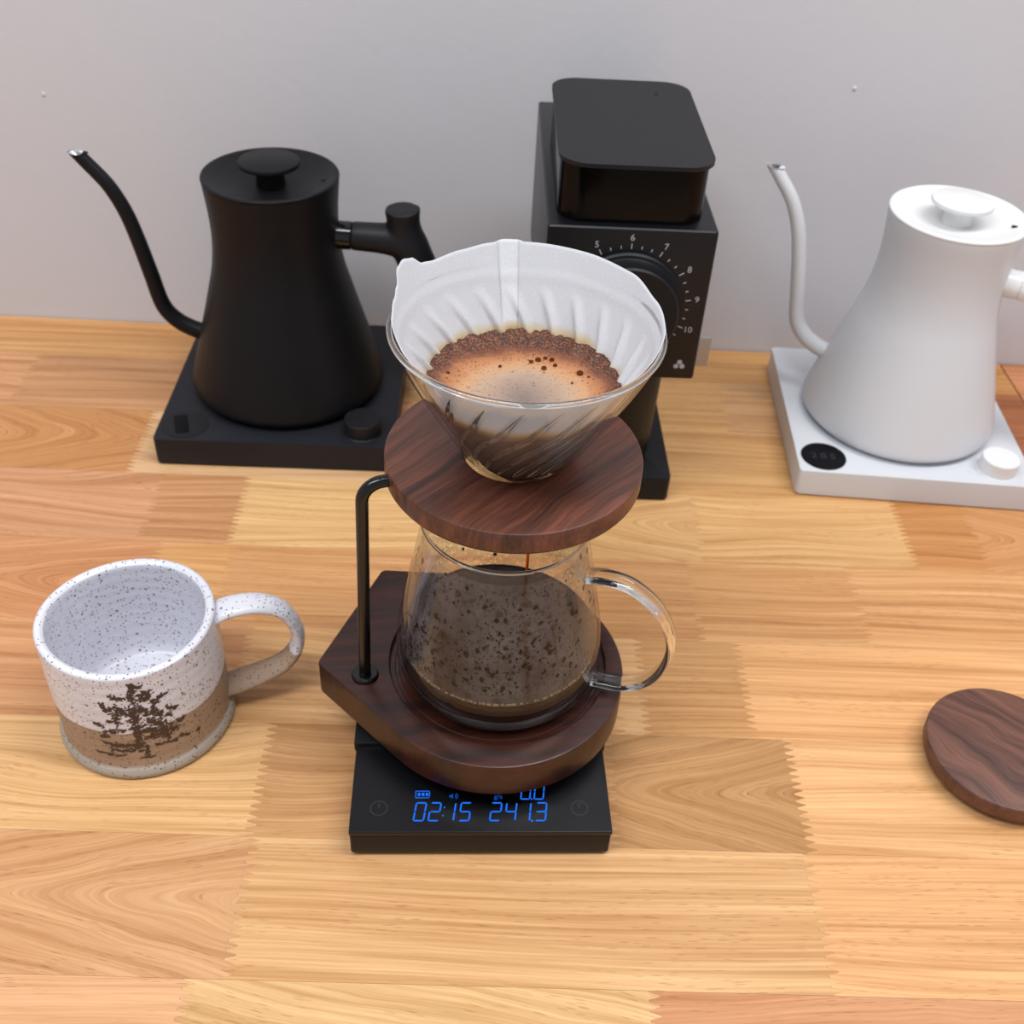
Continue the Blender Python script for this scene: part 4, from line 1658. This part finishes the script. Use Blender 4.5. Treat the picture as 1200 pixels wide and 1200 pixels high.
lathe(b, [(0, 0.0012), (0.041, 0.0012)] + mo + [(0, 0.0076)], 120, rfun=mugw)
for v in b.verts:
    if v.co.z > 0.05:
        k = (v.co.z - 0.05) / 0.027
        v.co.z += k * (0.0012 * sin(atan2(v.co.y, v.co.x) * 2 + 0.6) - 0.0010 * v.co.x / 0.045)
from_bm('body', b, M_mug, mg, angle=70)
b = bmesh.new()
ma = radians(15)
hp = spline([(0.0430, 0.0690), (0.0520, 0.0722), (0.0655, 0.0722), (0.0782, 0.0655), (0.0850, 0.0500), (0.0838, 0.0355), (0.0760, 0.0245), (0.0640, 0.0185), (0.0530, 0.0150), (0.0435, 0.0125)], 7)
nh = len(hp)
asp = [2.7 - 0.9 * sin(pi * min(1, i / (nh - 1) * 1.1)) for i in range(nh)]
rad = [0.0032 + 0.0006 * sin(pi * i / (nh - 1)) for i in range(nh)]
tube(b, [(r * cos(ma), r * sin(ma), z) for r, z in hp], rad, 24, side=(-sin(ma), cos(ma), 0), aspect=asp)
from_bm('handle', b, M_mug, mg, angle=70)
TREE = [(-77.4, 0.0221, -75.4, 0.0347, 0.0033), (-75.4, 0.0347, -75.4, 0.0482, 0.0044), (-75.4, 0.0482, -74.6, 0.0551, 0.0049), (-74.7, 0.0577, -72.5, 0.0709, 0.0033), (-88.0, 0.064, -79.4, 0.0619, 0.0024), (-93.6, 0.0577, -90.4, 0.0527, 0.0022), (-87.7, 0.0563, -80.3, 0.0516, 0.0038), (-85.9, 0.0519, -87.0, 0.044, 0.0027), (-99.9, 0.0435, -96.8, 0.0405, 0.0019), (-91.8, 0.0456, -90.3, 0.0457, 0.0016), (-96.0, 0.0379, -83.2, 0.0385, 0.0024), (-100.4, 0.033, -94.6, 0.034, 0.0016), (-100.0, 0.0284, -90.9, 0.0274, 0.0014), (-95.1, 0.0261, -78.6, 0.027, 0.0022), (-95.8, 0.0232, -81.2, 0.0217, 0.0019), (-106.8, 0.0191, -94.4, 0.0196, 0.0011), (-99.6, 0.0178, -86.2, 0.0187, 0.0008), (-72.2, 0.0691, -67.0, 0.0678, 0.0014), (-65.7, 0.0639, -62.9, 0.0604, 0.0027), (-69.5, 0.0625, -64.9, 0.0577, 0.0027), (-57.7, 0.0574, -52.2, 0.0583, 0.0019), (-62.2, 0.0567, -58.2, 0.055, 0.0027), (-62.4, 0.0524, -62.4, 0.0453, 0.0024), (-59.7, 0.0478, -59.0, 0.0439, 0.0022), (-54.9, 0.0491, -48.7, 0.0449, 0.0022), (-56.1, 0.0434, -52.6, 0.0417, 0.0019), (-69.4, 0.053, -67.1, 0.047, 0.0033), (-69.2, 0.044, -58.6, 0.0383, 0.0033), (-70.6, 0.0372, -50.8, 0.0307, 0.0044), (-50.5, 0.036, -45.4, 0.0348, 0.0019), (-70.3, 0.0317, -56.1, 0.028, 0.0033), (-67.5, 0.0243, -52.7, 0.0215, 0.0014), (-50.6, 0.024, -43.6, 0.0206, 0.0016), (-37.0, 0.0207, -35.1, 0.0183, 0.0014), (-71.8, 0.0247, -72.8, 0.0164, 0.0016), (-77.4, 0.0155, -67.9, 0.015, 0.0007)]
b = bmesh.new()
rt = random.Random(3)


def mug_r(a, z):
    pts = mo[:50]
    r = 0.0446
    for (r0, z0), (r1, z1) in zip(mo[20:60], mo[21:61]):
        if z0 <= z <= z1:
            r = r0 + (r1 - r0) * (z - z0) / max(1e-6, z1 - z0)
            break
    return r + mugw(a, z, r)


for (a0, z0, a1, z1, wd) in TREE:
    ln = math.hypot(radians(a1 - a0) * 0.0447, z1 - z0) + wd
    cnt = int(10 + ln * wd / 0.52e-6)
    for _ in range(cnt):
        t = rt.random()
        aa = radians(a0 + (a1 - a0) * t) + rt.gauss(0, wd * 0.38) / 0.0447
        zz = z0 + (z1 - z0) * t + rt.gauss(0, wd * 0.36)
        s = rt.uniform(0.00022, 0.00080)
        el = rt.uniform(1.0, 2.2)
        th = rt.gauss(0.15, 0.6)
        nn = rt.choice((5, 6, 7))
        vs = []
        for k in range(nn):
            ph = 2 * pi * k / nn
            rr = s * rt.uniform(0.6, 1.15)
            u, v = rr * el * cos(ph), rr * sin(ph)
            u, v = u * cos(th) - v * sin(th), u * sin(th) + v * cos(th)
            a2, z2 = aa + u / 0.0447, zz + v
            r2 = mug_r(a2, z2) + 0.00012
            vs.append(b.verts.new((r2 * cos(a2), r2 * sin(a2), z2)))
        b.faces.new(vs)
tp = from_bm('conifer_print', b, M_tree, mg, smooth=False, recalc=False)
tp['label'] = 'dark brown painted conifer'

# ------------------------------------------------------------------ spare walnut lid
b = bmesh.new()
lathe(b, [(0, 0.0), (0.031, 0.0), (0.0315, 0.0006), (0.0315, 0.0042), (0.0395, 0.0042), (0.0412, 0.0052), (0.0424, 0.0080), (0.0426, 0.0150), (0.0421, 0.0158), (0.0412, 0.0161), (0, 0.0161)], 128)
ld = from_bm('wooden_lid', b, M_wal_lid, angle=28)
ld.location = (0.2887, 0.3825, 0)
tag(ld, 'loose round walnut lid lying on the worktop below the white kettle', 'lid')
